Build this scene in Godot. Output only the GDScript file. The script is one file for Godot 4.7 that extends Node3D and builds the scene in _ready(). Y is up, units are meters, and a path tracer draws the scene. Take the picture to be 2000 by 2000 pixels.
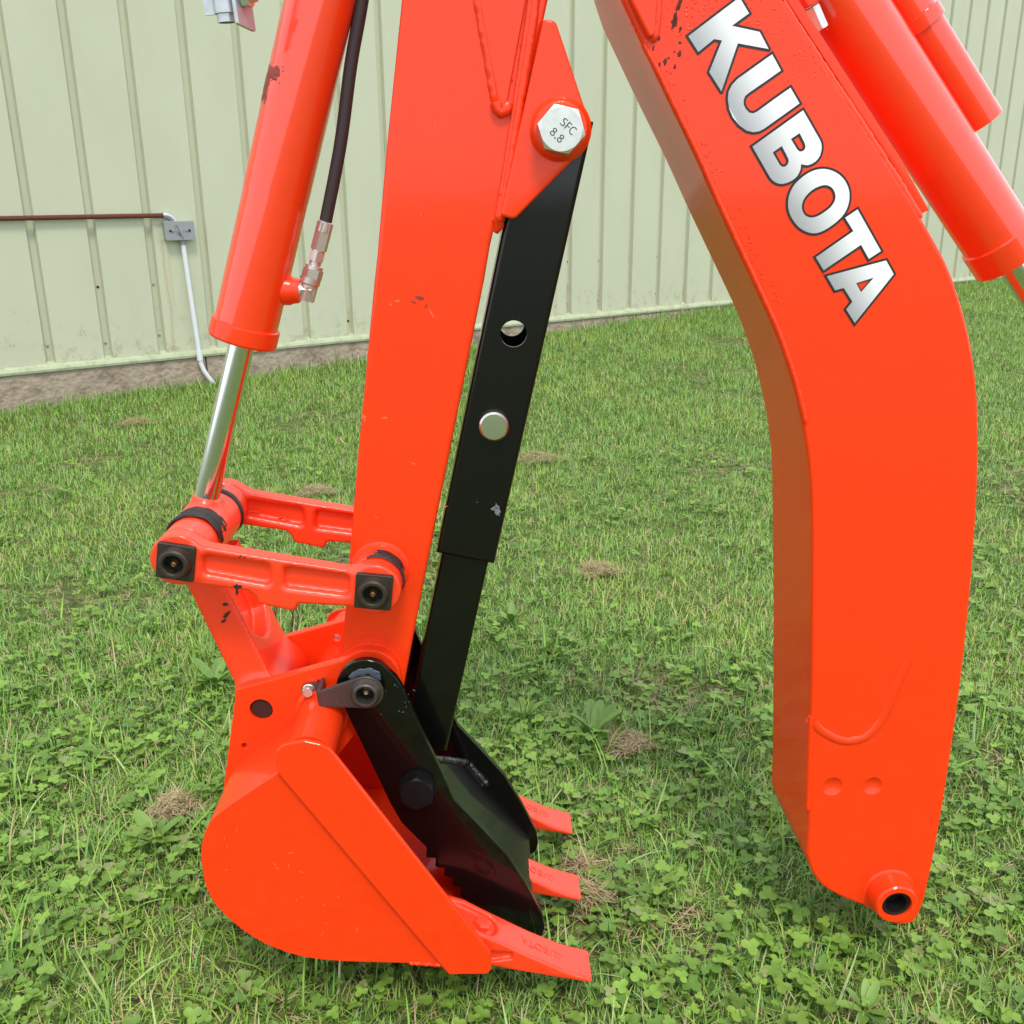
extends Node3D
# A backhoe arm with its bucket and thumb, standing on a lawn in front of a metal shed. Metres, y up.

const UPV := Vector3(0, 1, 0)
var M := {}
var used := {}
var rng := RandomNumberGenerator.new()
var hoe: Node3D

class Soup:
	var t := PackedVector3Array()
	func tri(a: Vector3, b: Vector3, c: Vector3):
		t.append(a); t.append(b); t.append(c)
	func quad(a: Vector3, b: Vector3, c: Vector3, d: Vector3):
		tri(a, b, c); tri(a, c, d)
	# normals averaged over faces that meet at less than the crease angle
	func mesh(crease := 35.0) -> ArrayMesh:
		var cc := cos(deg_to_rad(crease))
		var n := t.size() / 3
		var fn := PackedVector3Array(); fn.resize(n)
		var fa := PackedVector3Array(); fa.resize(n)
		var at := {}
		var keys := []
		keys.resize(t.size())
		for i in n:
			var cr := (t[i * 3 + 1] - t[i * 3]).cross(t[i * 3 + 2] - t[i * 3])
			fa[i] = cr
			fn[i] = cr.normalized()
			for j in 3:
				var k := Vector3i((t[i * 3 + j] * 50000.0).round())
				keys[i * 3 + j] = k
				if at.has(k): at[k].append(i)
				else: at[k] = [i]
		var vs := PackedVector3Array()
		var ns := PackedVector3Array()
		for i in n:
			if fa[i].length_squared() < 1e-18: continue
			for j in [0, 2, 1]:
				var s := Vector3.ZERO
				for f in at[keys[i * 3 + j]]:
					if fn[f].dot(fn[i]) > cc: s += fa[f]
				vs.append(t[i * 3 + j])
				ns.append(s.normalized() if s.length_squared() > 1e-20 else fn[i])
		var arr := []
		arr.resize(Mesh.ARRAY_MAX)
		arr[Mesh.ARRAY_VERTEX] = vs
		arr[Mesh.ARRAY_NORMAL] = ns
		var m := ArrayMesh.new()
		m.add_surface_from_arrays(Mesh.PRIMITIVE_TRIANGLES, arr)
		return m

# ---------------------------------------------------------------- naming
func numbered(called: String, parent: Node) -> String:
	var k := str(parent.get_instance_id()) + called
	var n: int = used.get(k, -1) + 1
	used[k] = n
	return called if n == 0 else "%s_%03d" % [called, n]

func put(called: String, mesh, material, parent: Node = self) -> MeshInstance3D:
	var o := MeshInstance3D.new()
	o.name = numbered(called, parent)
	o.mesh = mesh.mesh() if mesh is Soup else mesh
	if material: o.material_override = material
	parent.add_child(o, true)
	return o

func tag(o: Node, label: String, category := "", group := "", kind := ""):
	o.set_meta("label", label)
	if category: o.set_meta("category", category)
	if group: o.set_meta("group", group)
	if kind: o.set_meta("kind", kind)

func struct(o: Node, label := ""):
	o.set_meta("kind", "structure")
	if label: o.set_meta("label", label)

# ---------------------------------------------------------------- shapes
func ccw(p: PackedVector2Array) -> PackedVector2Array:
	var a := 0.0
	for i in p.size(): a += p[i].cross(p[(i + 1) % p.size()])
	if a < 0:
		var q := p.duplicate()
		q.reverse()
		return q
	return p

func inset(p: PackedVector2Array, d: float) -> PackedVector2Array:
	var q := PackedVector2Array()
	var n := p.size()
	for i in n:
		var e0 := (p[i] - p[(i + n - 1) % n]).normalized()
		var e1 := (p[(i + 1) % n] - p[i]).normalized()
		var n0 := Vector2(-e0.y, e0.x)
		var n1 := Vector2(-e1.y, e1.x)
		var k := maxf(0.3, 1.0 + n0.dot(n1))
		q.append(p[i] + (n0 + n1) / k * d)
	return q

# rounds each corner of a polygon with its radius (one number for all, or a list)
func fillet(p: PackedVector2Array, radii, steps := 6) -> PackedVector2Array:
	var q := PackedVector2Array()
	var n := p.size()
	for i in n:
		var r: float = radii[i] if radii is Array else radii
		var a := p[(i + n - 1) % n] - p[i]
		var b := p[(i + 1) % n] - p[i]
		if r <= 0.0:
			q.append(p[i]); continue
		var ang := absf(a.angle_to(b))
		var cut: float = minf(r / tan(ang * 0.5), minf(a.length(), b.length()) * 0.49)
		r = cut * tan(ang * 0.5)
		var p0 := p[i] + a.normalized() * cut
		var p1 := p[i] + b.normalized() * cut
		var c := p[i] + (a.normalized() + b.normalized()).normalized() * (r / sin(ang * 0.5))
		var v0 := p0 - c
		var sweep := v0.angle_to(p1 - c)
		for k in steps + 1: q.append(c + v0.rotated(sweep * k / steps))
	return q

# a smooth curve through the points (open)
func curve(p: PackedVector2Array, sub := 5) -> PackedVector2Array:
	var q := PackedVector2Array()
	var n := p.size()
	for i in n - 1:
		var a := p[maxi(i - 1, 0)]
		var d := p[mini(i + 2, n - 1)]
		for k in sub: q.append(p[i].cubic_interpolate(p[i + 1], a, d, float(k) / sub))
	q.append(p[n - 1])
	return q

func loop(p: PackedVector2Array, sub := 4) -> PackedVector2Array:
	var q := PackedVector2Array()
	var n := p.size()
	for i in n:
		for k in sub: q.append(p[i].cubic_interpolate(p[(i + 1) % n], p[(i + n - 1) % n], p[(i + 2) % n], float(k) / sub))
	return q

func disc(c: Vector2, r: float, n := 24) -> PackedVector2Array:
	var q := PackedVector2Array()
	for i in n: q.append(c + Vector2(r, 0).rotated(TAU * i / n))
	return q

func clear_run(a: Vector2, b: Vector2, p: PackedVector2Array, hs: Array) -> bool:
	var u := a.lerp(b, 0.002)
	var v := b.lerp(a, 0.002)
	for ring in [p] + hs:
		for i in ring.size():
			if Geometry2D.segment_intersects_segment(u, v, ring[i], ring[(i + 1) % ring.size()]) != null: return false
	return true

# joins holes to an outline through hair-thin slits, so that the whole can be cut into triangles
func keyhole(outer: PackedVector2Array, holes: Array) -> PackedVector2Array:
	var p := ccw(outer).duplicate()
	var hs := holes.duplicate()
	hs.sort_custom(func(a, b): return a[0].x > b[0].x)
	for h0 in hs:
		var h := ccw(h0).duplicate()
		h.reverse()
		var bi := 0
		var bj := 0
		var best := 1e9
		for i in p.size():
			for j in h.size():
				var d := p[i].distance_squared_to(h[j])
				if d < best and clear_run(p[i], h[j], p, hs):
					best = d; bi = i; bj = j
		var dirv := (h[bj] - p[bi]).normalized()
		var e := Vector2(-dirv.y, dirv.x) * 1e-5
		var q := PackedVector2Array()
		for i in bi: q.append(p[i])
		q.append(p[bi] + e)
		for j in h.size() : q.append(h[(bj + j) % h.size()] - (-e if j == 0 else Vector2.ZERO))
		q.append(h[bj] - e)
		q.append(p[bi] - e)
		for i in range(bi + 1, p.size()): q.append(p[i])
		p = q
	return p

# ear clipping that tolerates slits
func ears(p0: PackedVector2Array) -> PackedInt32Array:
	var p := ccw(p0)
	var flip := p != p0
	var left := range(p.size())
	var out := PackedInt32Array()
	var n := p.size()
	while left.size() > 3:
		var found := -1
		var best := -1.0
		for strict in 2:
			for i in left.size():
				var a: Vector2 = p[left[(i + left.size() - 1) % left.size()]]
				var b: Vector2 = p[left[i]]
				var c: Vector2 = p[left[(i + 1) % left.size()]]
				var ar := (b - a).cross(c - b)
				if ar < (1e-12 if strict == 0 else -1e-10): continue
				var ok := true
				for k in left:
					var q := p[k]
					if q == a or q == b or q == c: continue
					if (b - a).cross(q - a) > 1e-11 and (c - b).cross(q - b) > 1e-11 and (a - c).cross(q - c) > 1e-11:
						ok = false
						break
				if ok:
					var worst := minf(ar / maxf((b - a).length_squared(), 1e-12), ar / maxf((c - b).length_squared(), 1e-12))
					if worst > best or found < 0:
						best = worst
						found = i
			if found >= 0: break
		if found < 0:
			push_warning("outline crosses itself: %d of %d left" % [left.size(), n])
			break
		var m := left.size()
		for k in [left[(found + m - 1) % m], left[found], left[(found + 1) % m]]: out.append(n - 1 - k if flip else k)
		left.remove_at(found)
	if left.size() == 3:
		for k in left: out.append(n - 1 - k if flip else k)
	return out

func cap(s: Soup, p: PackedVector2Array, z: float, front: bool, xf := Transform3D.IDENTITY):
	var ix := Geometry2D.triangulate_polygon(p)
	if ix.is_empty(): ix = ears(p)
	for i in range(0, ix.size(), 3):
		var a := p[ix[i]]
		var b := p[ix[i + 1]]
		var c := p[ix[i + 2]]
		if ((b - a).cross(c - a) > 0) != front:
			var w := b; b = c; c = w
		s.tri(xf * Vector3(a.x, a.y, z), xf * Vector3(b.x, b.y, z), xf * Vector3(c.x, c.y, z))

# a plate: outline in x, y, thick from z0 to z1, rounded edges, holes right through, bowls sunk in its front
func prism(s: Soup, outline: PackedVector2Array, z0: float, z1: float, bev := 0.0012, holes := [], steps := 2, xf := Transform3D.IDENTITY, bowls := [], hole_depth := 0.0):
	var p := ccw(outline)
	var rings := []
	for k in steps + 1:
		var a := PI * 0.5 * k / steps
		rings.append([inset(p, bev * (1 - sin(a))), z1 - bev * (1 - cos(a))])
	for k in steps + 1:
		var a := PI * 0.5 * (steps - k) / steps
		rings.append([inset(p, bev * (1 - sin(a))), z0 + bev * (1 - cos(a))])
	for k in rings.size() - 1:
		var r0: PackedVector2Array = rings[k][0]
		var r1: PackedVector2Array = rings[k + 1][0]
		var y0: float = rings[k][1]
		var y1: float = rings[k + 1][1]
		for i in p.size():
			var j := (i + 1) % p.size()
			s.quad(xf * Vector3(r0[i].x, r0[i].y, y0), xf * Vector3(r1[i].x, r1[i].y, y1), xf * Vector3(r1[j].x, r1[j].y, y1), xf * Vector3(r0[j].x, r0[j].y, y0))
	var hf := holes.duplicate()
	for b in bowls: hf.append(disc(b[0], b[1]))
	cap(s, keyhole(rings[0][0], hf) if hf else rings[0][0], z1, true, xf)
	cap(s, keyhole(rings[-1][0], holes) if holes else rings[-1][0], z0, false, xf)
	for h0 in holes:
		var h := ccw(h0)
		for i in h.size():
			var j := (i + 1) % h.size()
			# right through, or only through the two walls of a hollow section
			var runs := [[z1, z0]] if hole_depth == 0.0 else [[z1, z1 - hole_depth], [z0 + hole_depth, z0]]
			for r in runs:
				s.quad(xf * Vector3(h[j].x, h[j].y, r[0]), xf * Vector3(h[j].x, h[j].y, r[1]), xf * Vector3(h[i].x, h[i].y, r[1]), xf * Vector3(h[i].x, h[i].y, r[0]))
	for b in bowls:
		var c: Vector2 = b[0]
		var n := 24
		for k in 6:
			var q0 := 1.0 - k / 6.0
			var q1 := 1.0 - (k + 1) / 6.0
			var d0: float = b[2] * (1 - q0 * q0)
			var d1: float = b[2] * (1 - q1 * q1)
			var c0 := disc(c, b[1] * q0, n)
			var c1 := disc(c, b[1] * q1, n)
			for i in n:
				var j := (i + 1) % n
				s.quad(xf * Vector3(c0[i].x, c0[i].y, z1 - d0), xf * Vector3(c0[j].x, c0[j].y, z1 - d0), xf * Vector3(c1[j].x, c1[j].y, z1 - d1), xf * Vector3(c1[i].x, c1[i].y, z1 - d1))

func frame_for(axis: Vector3) -> Basis:
	var w := axis.normalized()
	var u := (Vector3(0, 0, 1) if absf(w.z) < 0.9 else Vector3(0, 1, 0)).cross(w).normalized()
	return Basis(u, w.cross(u), w)

# a turned body: profile of (radius, height along the axis), from one end to the other
func lathe(s: Soup, at: Vector3, axis: Vector3, prof: Array, n := 40, turn := 0.0):
	var b := frame_for(axis)
	for k in prof.size() - 1:
		for i in n:
			var a0 := TAU * i / n + turn
			var a1 := TAU * (i + 1) / n + turn
			var e0 := b.x * cos(a0) + b.y * sin(a0)
			var e1 := b.x * cos(a1) + b.y * sin(a1)
			var p0: Vector2 = prof[k]
			var p1: Vector2 = prof[k + 1]
			s.quad(at + e0 * p0.x + b.z * p0.y, at + e1 * p0.x + b.z * p0.y, at + e1 * p1.x + b.z * p1.y, at + e0 * p1.x + b.z * p1.y)

# a hose, pipe or bead along a path; radii one number or one for each point
func tube(s: Soup, path: Array, radii, n := 12, jitter := 0.0):
	var t0: Vector3 = (path[1] - path[0]).normalized()
	var fr := frame_for(t0)
	var rings := []
	for k in path.size():
		var t: Vector3 = (path[mini(k + 1, path.size() - 1)] - path[maxi(k - 1, 0)]).normalized()
		var u := (fr.x - t * fr.x.dot(t)).normalized()
		fr = Basis(u, t.cross(u), t)
		var r: float = radii[k] if radii is Array else radii
		var ring := PackedVector3Array()
		for i in n:
			var a := TAU * i / n
			var rr := r * (1.0 + (rng.randf_range(-jitter, jitter) if jitter > 0 else 0.0))
			ring.append(path[k] + (fr.x * cos(a) + fr.y * sin(a)) * rr)
		rings.append(ring)
	for k in rings.size() - 1:
		for i in n:
			var j := (i + 1) % n
			s.quad(rings[k][i], rings[k][j], rings[k + 1][j], rings[k + 1][i])
	for i in range(1, n - 1):
		s.tri(rings[0][0], rings[0][i + 1], rings[0][i])
		s.tri(rings[-1][0], rings[-1][i], rings[-1][i + 1])

# a weld bead: ripples like stacked coins, slightly uneven
func weld(s: Soup, a: Vector3, b: Vector3, r: float, wander := 0.0006):
	var n := maxi(4, int(a.distance_to(b) / (r * 0.55)))
	var path := []
	var radii := []
	for i in n + 1:
		var q := a.lerp(b, float(i) / n)
		path.append(q + Vector3(rng.randf_range(-1, 1), rng.randf_range(-1, 1), rng.randf_range(-0.5, 0.5)) * wander)
		radii.append(r * (1.0 + 0.13 * (1 if i % 2 == 0 else -1) + rng.randf_range(-0.06, 0.06)) * (0.7 if i == 0 or i == n else 1.0))
	tube(s, path, radii, 10)

func weld_path(s: Soup, pts: Array, r: float):
	var path := []
	var radii := []
	for k in pts.size() - 1:
		var n := maxi(1, int(pts[k].distance_to(pts[k + 1]) / (r * 0.6)))
		for i in n:
			path.append(pts[k].lerp(pts[k + 1], float(i) / n) + Vector3(rng.randf_range(-1, 1), rng.randf_range(-1, 1), rng.randf_range(-0.4, 0.4)) * r * 0.07)
			radii.append(r * (1.0 + rng.randf_range(-0.06, 0.06)))
	path.append(pts[-1])
	radii.append(r * 0.7)
	tube(s, path, radii, 10)

func hexagon(c: Vector2, r: float, turn: float) -> PackedVector2Array:
	var q := PackedVector2Array()
	for i in 6: q.append(c + Vector2(r, 0).rotated(turn + TAU * i / 6))
	return q

# hexagonal head or nut along an axis: flats, chamfered crown
func hex_body(s: Soup, at: Vector3, axis: Vector3, r: float, h: float, turn := 0.0, crown := true):
	var fr := frame_for(axis)
	var n := 48
	var rings := []
	var levels := [0.0, 0.0, 0.5, 0.8, 1.0, 1.0] if crown else [0.0, 0.0, 1.0, 1.0]
	for k in levels.size():
		var ring := PackedVector3Array()
		for i in n:
			var a := TAU * i / n
			var hexr := r * cos(PI / 6) / cos(fmod(a, TAU / 6) - PI / 6)
			var z: float = levels[k] * h
			var rr := hexr
			if crown and k >= 4: rr = minf(hexr, r * 0.86) * (0.985 if k == 4 else 1.0)
			if crown and k >= 2 and k < 4:
				z = h * (0.5 if k == 2 else 1.0) - (maxf(0.0, hexr - r * 0.86) * 0.62 if k == 3 else 0.0)
			if k == 0 or k == levels.size() - 1: rr = 0.0 if k == 0 else 0.0
			ring.append(at + (fr.x * cos(a + turn) + fr.y * sin(a + turn)) * rr + fr.z * z)
		rings.append(ring)
	for k in rings.size() - 1:
		for i in n:
			var j := (i + 1) % n
			s.quad(rings[k][i], rings[k][j], rings[k + 1][j], rings[k + 1][i])

# ---------------------------------------------------------------- castings: distance fields meshed as surface nets
func smin(a: float, b: float, k: float) -> float:
	var h := maxf(k - absf(a - b), 0.0) / k
	return minf(a, b) - h * h * k * 0.25

func smax(a: float, b: float, k: float) -> float:
	return -smin(-a, -b, k)

func d_poly(p: Vector2, v: PackedVector2Array) -> float:
	var d := 1e9
	var sg := 1.0
	var n := v.size()
	var j := n - 1
	for i in n:
		var e := v[j] - v[i]
		var w := p - v[i]
		var b := w - e * clampf(w.dot(e) / e.length_squared(), 0.0, 1.0)
		d = minf(d, b.length_squared())
		var c1 := p.y >= v[i].y
		var c2 := p.y < v[j].y
		var c3 := e.x * w.y > e.y * w.x
		if (c1 and c2 and c3) or not (c1 or c2 or c3): sg = -sg
		j = i
	return sg * sqrt(d)

func d_ext(d2: float, z: float, za: float, zb: float, rad := 0.0) -> float:
	var wz := maxf(za - z, z - zb) + rad
	var w2 := d2 + rad
	return minf(maxf(w2, wz), 0.0) + Vector2(maxf(w2, 0.0), maxf(wz, 0.0)).length() - rad

func d_seg(p: Vector3, a: Vector3, b: Vector3, ra: float, rb: float) -> float:
	var ab := b - a
	var t := clampf((p - a).dot(ab) / ab.length_squared(), 0.0, 1.0)
	return (p - a - ab * t).length() - lerpf(ra, rb, t)

func nets(f: Callable, lo: Vector3, hi: Vector3, h: float) -> ArrayMesh:
	var nx := int(ceil((hi.x - lo.x) / h)) + 1
	var ny := int(ceil((hi.y - lo.y) / h)) + 1
	var nz := int(ceil((hi.z - lo.z) / h)) + 1
	var D := PackedFloat32Array()
	D.resize(nx * ny * nz)
	var B := 4
	for bz in range(0, nz, B):
		for by in range(0, ny, B):
			for bx in range(0, nx, B):
				var c: float = f.call(lo + Vector3(bx + 1.5, by + 1.5, bz + 1.5) * h)
				var far := absf(c) > h * 4.6
				for z in range(bz, mini(bz + B, nz)):
					for y in range(by, mini(by + B, ny)):
						for x in range(bx, mini(bx + B, nx)):
							D[(z * ny + y) * nx + x] = c if far else f.call(lo + Vector3(x, y, z) * h)
	var idx := {}
	var vs := PackedVector3Array()
	var corners := [Vector3i(0, 0, 0), Vector3i(1, 0, 0), Vector3i(0, 1, 0), Vector3i(1, 1, 0), Vector3i(0, 0, 1), Vector3i(1, 0, 1), Vector3i(0, 1, 1), Vector3i(1, 1, 1)]
	var edges := [[0, 1], [2, 3], [4, 5], [6, 7], [0, 2], [1, 3], [4, 6], [5, 7], [0, 4], [1, 5], [2, 6], [3, 7]]
	var off := PackedInt32Array()
	for c in corners: off.append((c.z * ny + c.y) * nx + c.x)
	for z in nz - 1:
		for y in ny - 1:
			var row := (z * ny + y) * nx
			for x in nx - 1:
				var base := row + x
				var neg := 0
				for k in 8:
					if D[base + off[k]] < 0.0: neg += 1
				if neg == 0 or neg == 8: continue
				var sum := Vector3.ZERO
				var cnt := 0
				for e in edges:
					var a := D[base + off[e[0]]]
					var b := D[base + off[e[1]]]
					if (a < 0.0) != (b < 0.0):
						sum += Vector3(corners[e[0]]).lerp(Vector3(corners[e[1]]), a / (a - b))
						cnt += 1
				idx[base] = vs.size()
				vs.append(lo + (Vector3(x, y, z) + sum / cnt) * h)
	var ix := PackedInt32Array()
	var stepv := [1, nx, nx * ny]
	for z in range(1, nz - 1):
		for y in range(1, ny - 1):
			for x in range(1, nx - 1):
				var g := (z * ny + y) * nx + x
				var inside := D[g] < 0.0
				for ax in 3:
					if inside == (D[g + stepv[ax]] < 0.0): continue
					var u: int = stepv[(ax + 1) % 3]
					var v: int = stepv[(ax + 2) % 3]
					var q := [idx.get(g - u - v, -1), idx.get(g - v, -1), idx.get(g, -1), idx.get(g - u, -1)]
					if -1 in q: continue
					if not inside: ix.append_array([q[0], q[1], q[2], q[0], q[2], q[3]])
					else: ix.append_array([q[0], q[2], q[1], q[0], q[3], q[2]])
	var ns := PackedVector3Array()
	ns.resize(vs.size())
	for i in range(0, ix.size(), 3):
		var nn := -(vs[ix[i + 1]] - vs[ix[i]]).cross(vs[ix[i + 2]] - vs[ix[i]])
		for k in 3: ns[ix[i + k]] += nn
	for i in ns.size(): ns[i] = ns[i].normalized()
	var arr := []
	arr.resize(Mesh.ARRAY_MAX)
	arr[Mesh.ARRAY_VERTEX] = vs
	arr[Mesh.ARRAY_NORMAL] = ns
	arr[Mesh.ARRAY_INDEX] = ix
	var m := ArrayMesh.new()
	m.add_surface_from_arrays(Mesh.PRIMITIVE_TRIANGLES, arr)
	return m

# a small irregular flake or smear lying on a plane facing +z
func flake(s: Soup, c: Vector2, rx: float, ry: float, turn: float, z: float, thick := 0.0004, n := 14, rough := 0.35):
	var p := PackedVector2Array()
	for i in n:
		var a := TAU * i / n
		var k := 1.0 + rng.randf_range(-rough, rough)
		p.append(c + Vector2(cos(a) * rx, sin(a) * ry).rotated(turn) * k)
	prism(s, p, z - thick, z, thick * 0.6, [], 1)

# a patch of something lying on a cylinder about the axis a-b: irregular outline in (along, angle)
func cyl_patch(s: Soup, at: Vector3, axis: Vector3, r: float, h0: float, h1: float, a0: float, a1: float, thick := 0.0008, ragged := 0.35, cells := 16):
	var fr := frame_for(axis)
	var nn := FastNoiseLite.new()
	nn.seed = rng.randi()
	nn.frequency = 0.9
	var grid := []
	for i in cells + 1:
		var row := []
		for j in cells + 1:
			var u := float(i) / cells
			var v := float(j) / cells
			var edge := minf(minf(u, 1 - u), minf(v, 1 - v)) * 2.0
			var k := clampf(edge * 1.6 - ragged + nn.get_noise_2d(u * 5.0, v * 5.0) * 0.75, -0.25, 0.6)
			var a := lerpf(a0, a1, v)
			row.append(at + (fr.x * cos(a) + fr.y * sin(a)) * (r + thick * (k * 2.2 - 0.06 + (0.25 + 0.25 * nn.get_noise_2d(u * 19.0, v * 19.0) if k > 0 else 0.0))) + fr.z * lerpf(h0, h1, u))
		grid.append(row)
	for i in cells:
		for j in cells: s.quad(grid[i][j], grid[i][j + 1], grid[i + 1][j + 1], grid[i + 1][j])

# ---------------------------------------------------------------- materials
func std(c: Color, rough: float, metal := 0.0) -> StandardMaterial3D:
	var m := StandardMaterial3D.new()
	m.albedo_color = c
	m.roughness = rough
	m.metallic = metal
	return m

func noise_tex(freq: float, sd: int, ramp: Array = [], normal := false, bump := 4.0, size := 512, oct := 4) -> NoiseTexture2D:
	var f := FastNoiseLite.new()
	f.seed = sd
	f.frequency = freq
	f.fractal_octaves = oct
	var t := NoiseTexture2D.new()
	t.width = size
	t.height = size
	t.seamless = true
	t.noise = f
	t.as_normal_map = normal
	t.bump_strength = bump
	if ramp:
		var g := Gradient.new()
		g.offsets = PackedFloat32Array(ramp.map(func(q): return q[0]))
		g.colors = PackedColorArray(ramp.map(func(q): return q[1]))
		t.color_ramp = g
	return t

func tri_map(m: StandardMaterial3D, scale: float, albedo = null, normal = null, nscale := 1.0):
	m.uv1_triplanar = true
	m.uv1_scale = Vector3.ONE * scale
	if albedo: m.albedo_texture = albedo
	if normal:
		m.normal_enabled = true
		m.normal_texture = normal
		m.normal_scale = nscale

# enamel in use: settled dust in soft specks, hair scratches, a few rubbed spots
func scratched() -> ImageTexture:
	var n := 1024
	var im := Image.create(n, n, false, Image.FORMAT_RGB8)
	var f1 := FastNoiseLite.new(); f1.seed = 12; f1.frequency = 0.011; f1.fractal_octaves = 5
	var f2 := FastNoiseLite.new(); f2.seed = 13; f2.frequency = 0.21
	for y in n:
		for x in n:
			var bl := minf(1.0, minf(minf(x, n - 1 - x), minf(y, n - 1 - y)) / 40.0)
			var k := 0.975 + bl * (0.018 * f1.get_noise_2d(x, y) + 0.014 * f2.get_noise_2d(x, y))
			im.set_pixel(x, y, Color(k, k, k))
	for i in 150:
		var p := Vector2(rng.randf() * n, rng.randf() * n)
		var d := Vector2(1, 0).rotated(rng.randf() * TAU)
		var len := rng.randf_range(8, 70)
		var a := rng.randf_range(0.1, 0.5)
		for t in int(len):
			var q := p + d * t
			d = d.rotated(rng.randf_range(-0.02, 0.02))
			var xx := posmod(int(q.x), n)
			var yy := posmod(int(q.y), n)
			im.set_pixel(xx, yy, im.get_pixel(xx, yy).lerp(Color(1.0, 1.0, 1.0), a * sin(PI * t / len)))
	return ImageTexture.create_from_image(im)

func make_materials():
	# orange machine enamel: orange peel and a little handling dust, under a gloss coat
	var peel := noise_tex(0.035, 3, [], true, 2.0, 512, 2)
	var dust := noise_tex(0.012, 9, [[0.0, Color(0.985, 0.98, 0.98)], [0.5, Color(1, 1, 1)], [1.0, Color(0.985, 0.99, 1.0)]], false, 1.0, 512, 3)
	var p := std(Color(0.985, 0.24, 0.046), 0.42)
	tri_map(p, 2.6, scratched(), peel, 0.07)
	p.metallic_specular = 0.35
	p.clearcoat_enabled = true
	p.clearcoat = 0.42
	p.clearcoat_roughness = 0.09
	M.paint = p
	# the cylinders' smoother, shinier coat
	var gp := p.duplicate()
	gp.normal_enabled = false
	gp.roughness = 0.35
	gp.metallic_specular = 0.5
	gp.clearcoat = 1.0
	gp.clearcoat_roughness = 0.03
	M.gloss = gp
	# the same enamel over rough castings
	var pit := noise_tex(0.06, 21, [], true, 5.0, 512, 4)
	var c := std(Color(0.975, 0.236, 0.058), 0.5)
	tri_map(c, 14.0, dust, pit, 0.22)
	c.clearcoat_enabled = true
	c.clearcoat = 0.6
	c.clearcoat_roughness = 0.2
	M.cast = c
	var k := std(Color(0.03, 0.024, 0.024), 0.36)
	k.metallic_specular = 0.3
	tri_map(k, 9.0, null, peel, 0.03)
	k.clearcoat_enabled = true
	k.clearcoat = 0.55
	k.clearcoat_roughness = 0.08
	M.black = k
	var bw := std(Color(0.07, 0.07, 0.075), 0.16)
	tri_map(bw, 30.0, null, pit, 0.9)
	bw.clearcoat_enabled = true
	M.black_weld = bw
	M.black_bolt = std(Color(0.12, 0.12, 0.125), 0.42, 0.6)
	M.zinc = std(Color(0.9, 0.905, 0.88), 0.36, 0.85)
	tri_map(M.zinc, 12.0, noise_tex(0.02, 31, [[0.0, Color(0.93, 0.93, 0.93)], [1.0, Color(1, 1, 1)]], false, 1.0, 256, 3), pit, 0.02)
	M.zinc_relief_shade = std(Color(0.3, 0.31, 0.3), 0.5, 0.8)  # same zinc, darkened so the raised stamp letters carry their edge shading in colour
	M.pin = std(Color(0.86, 0.87, 0.82), 0.24, 1.0)
	tri_map(M.pin, 30.0, null, pit, 0.06)
	M.chrome = std(Color(0.9, 0.91, 0.91), 0.16, 1.0)
	M.nickel = std(Color(0.82, 0.77, 0.75), 0.4, 0.8)
	tri_map(M.nickel, 30.0, null, pit, 0.12)
	M.rubber = std(Color(0.2, 0.155, 0.165), 0.62)
	tri_map(M.rubber, 60.0, null, pit, 0.35)
	M.iron = std(Color(0.27, 0.245, 0.21), 0.5, 0.55)
	tri_map(M.iron, 24.0, noise_tex(0.03, 41, [[0.0, Color(0.72, 0.66, 0.55)], [0.5, Color(0.95, 0.93, 0.9)], [1.0, Color(1, 1, 1)]]), pit, 0.3)
	M.keeper = std(Color(0.38, 0.36, 0.345), 0.42, 0.7)
	tri_map(M.keeper, 24.0, noise_tex(0.02, 43, [[0.0, Color(0.82, 0.8, 0.78)], [1.0, Color(1, 1, 1)]]), pit, 0.12)
	M.socket = std(Color(0.05, 0.045, 0.04), 0.6, 0.3)
	M.brass = std(Color(0.5, 0.36, 0.2), 0.5, 0.8)
	M.pale_nipple = std(Color(0.78, 0.78, 0.62), 0.3, 0.8)
	M.rusty_pin = std(Color(0.27, 0.115, 0.075), 0.75)
	tri_map(M.rusty_pin, 40.0, noise_tex(0.05, 47, [[0.0, Color(0.6, 0.55, 0.55)], [1.0, Color(1, 1, 1)]], false, 1.0, 256), pit, 0.6)
	M.grease = std(Color(0.13, 0.105, 0.095), 0.5)
	tri_map(M.grease, 40.0, null, pit, 0.9)
	M.scuff = std(Color(0.55, 0.21, 0.13), 0.6)
	M.rub = std(Color(0.96, 0.36, 0.22), 0.6)
	M.chip = std(Color(0.34, 0.17, 0.11), 0.85)
	M.print_black = std(Color(0.15, 0.12, 0.12), 0.35)
	M.smear = std(Color(0.45, 0.46, 0.48), 0.35)
	M.grease_grey = std(Color(0.3, 0.33, 0.38), 0.16)
	tri_map(M.grease_grey, 60.0, null, pit, 0.8)
	# silver print of the letters: halftone that thins out towards the top of each letter
	var im := Image.create(256, 256, false, Image.FORMAT_RGB8)
	for y in 256:
		for x in 256:
			var v := 1.0 - y / 255.0
			var shade := clampf((0.62 - v) / 0.55, 0.0, 1.0)
			var dotv := 0.5 + 0.5 * sin(x * TAU * 32 / 256.0 + (PI if int(y / 4.0) % 2 == 0 else 0.0)) * sin(y * TAU * 32 / 256.0 + 0.7)
			var g := 0.96 - shade * (0.2 + 0.22 * dotv)
			im.set_pixel(x, y, Color(g, g, minf(1.0, g + 0.012 * shade)))
	var sv := std(Color(1, 1, 1), 0.28)
	sv.albedo_texture = ImageTexture.create_from_image(im)
	sv.clearcoat_enabled = true
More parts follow.
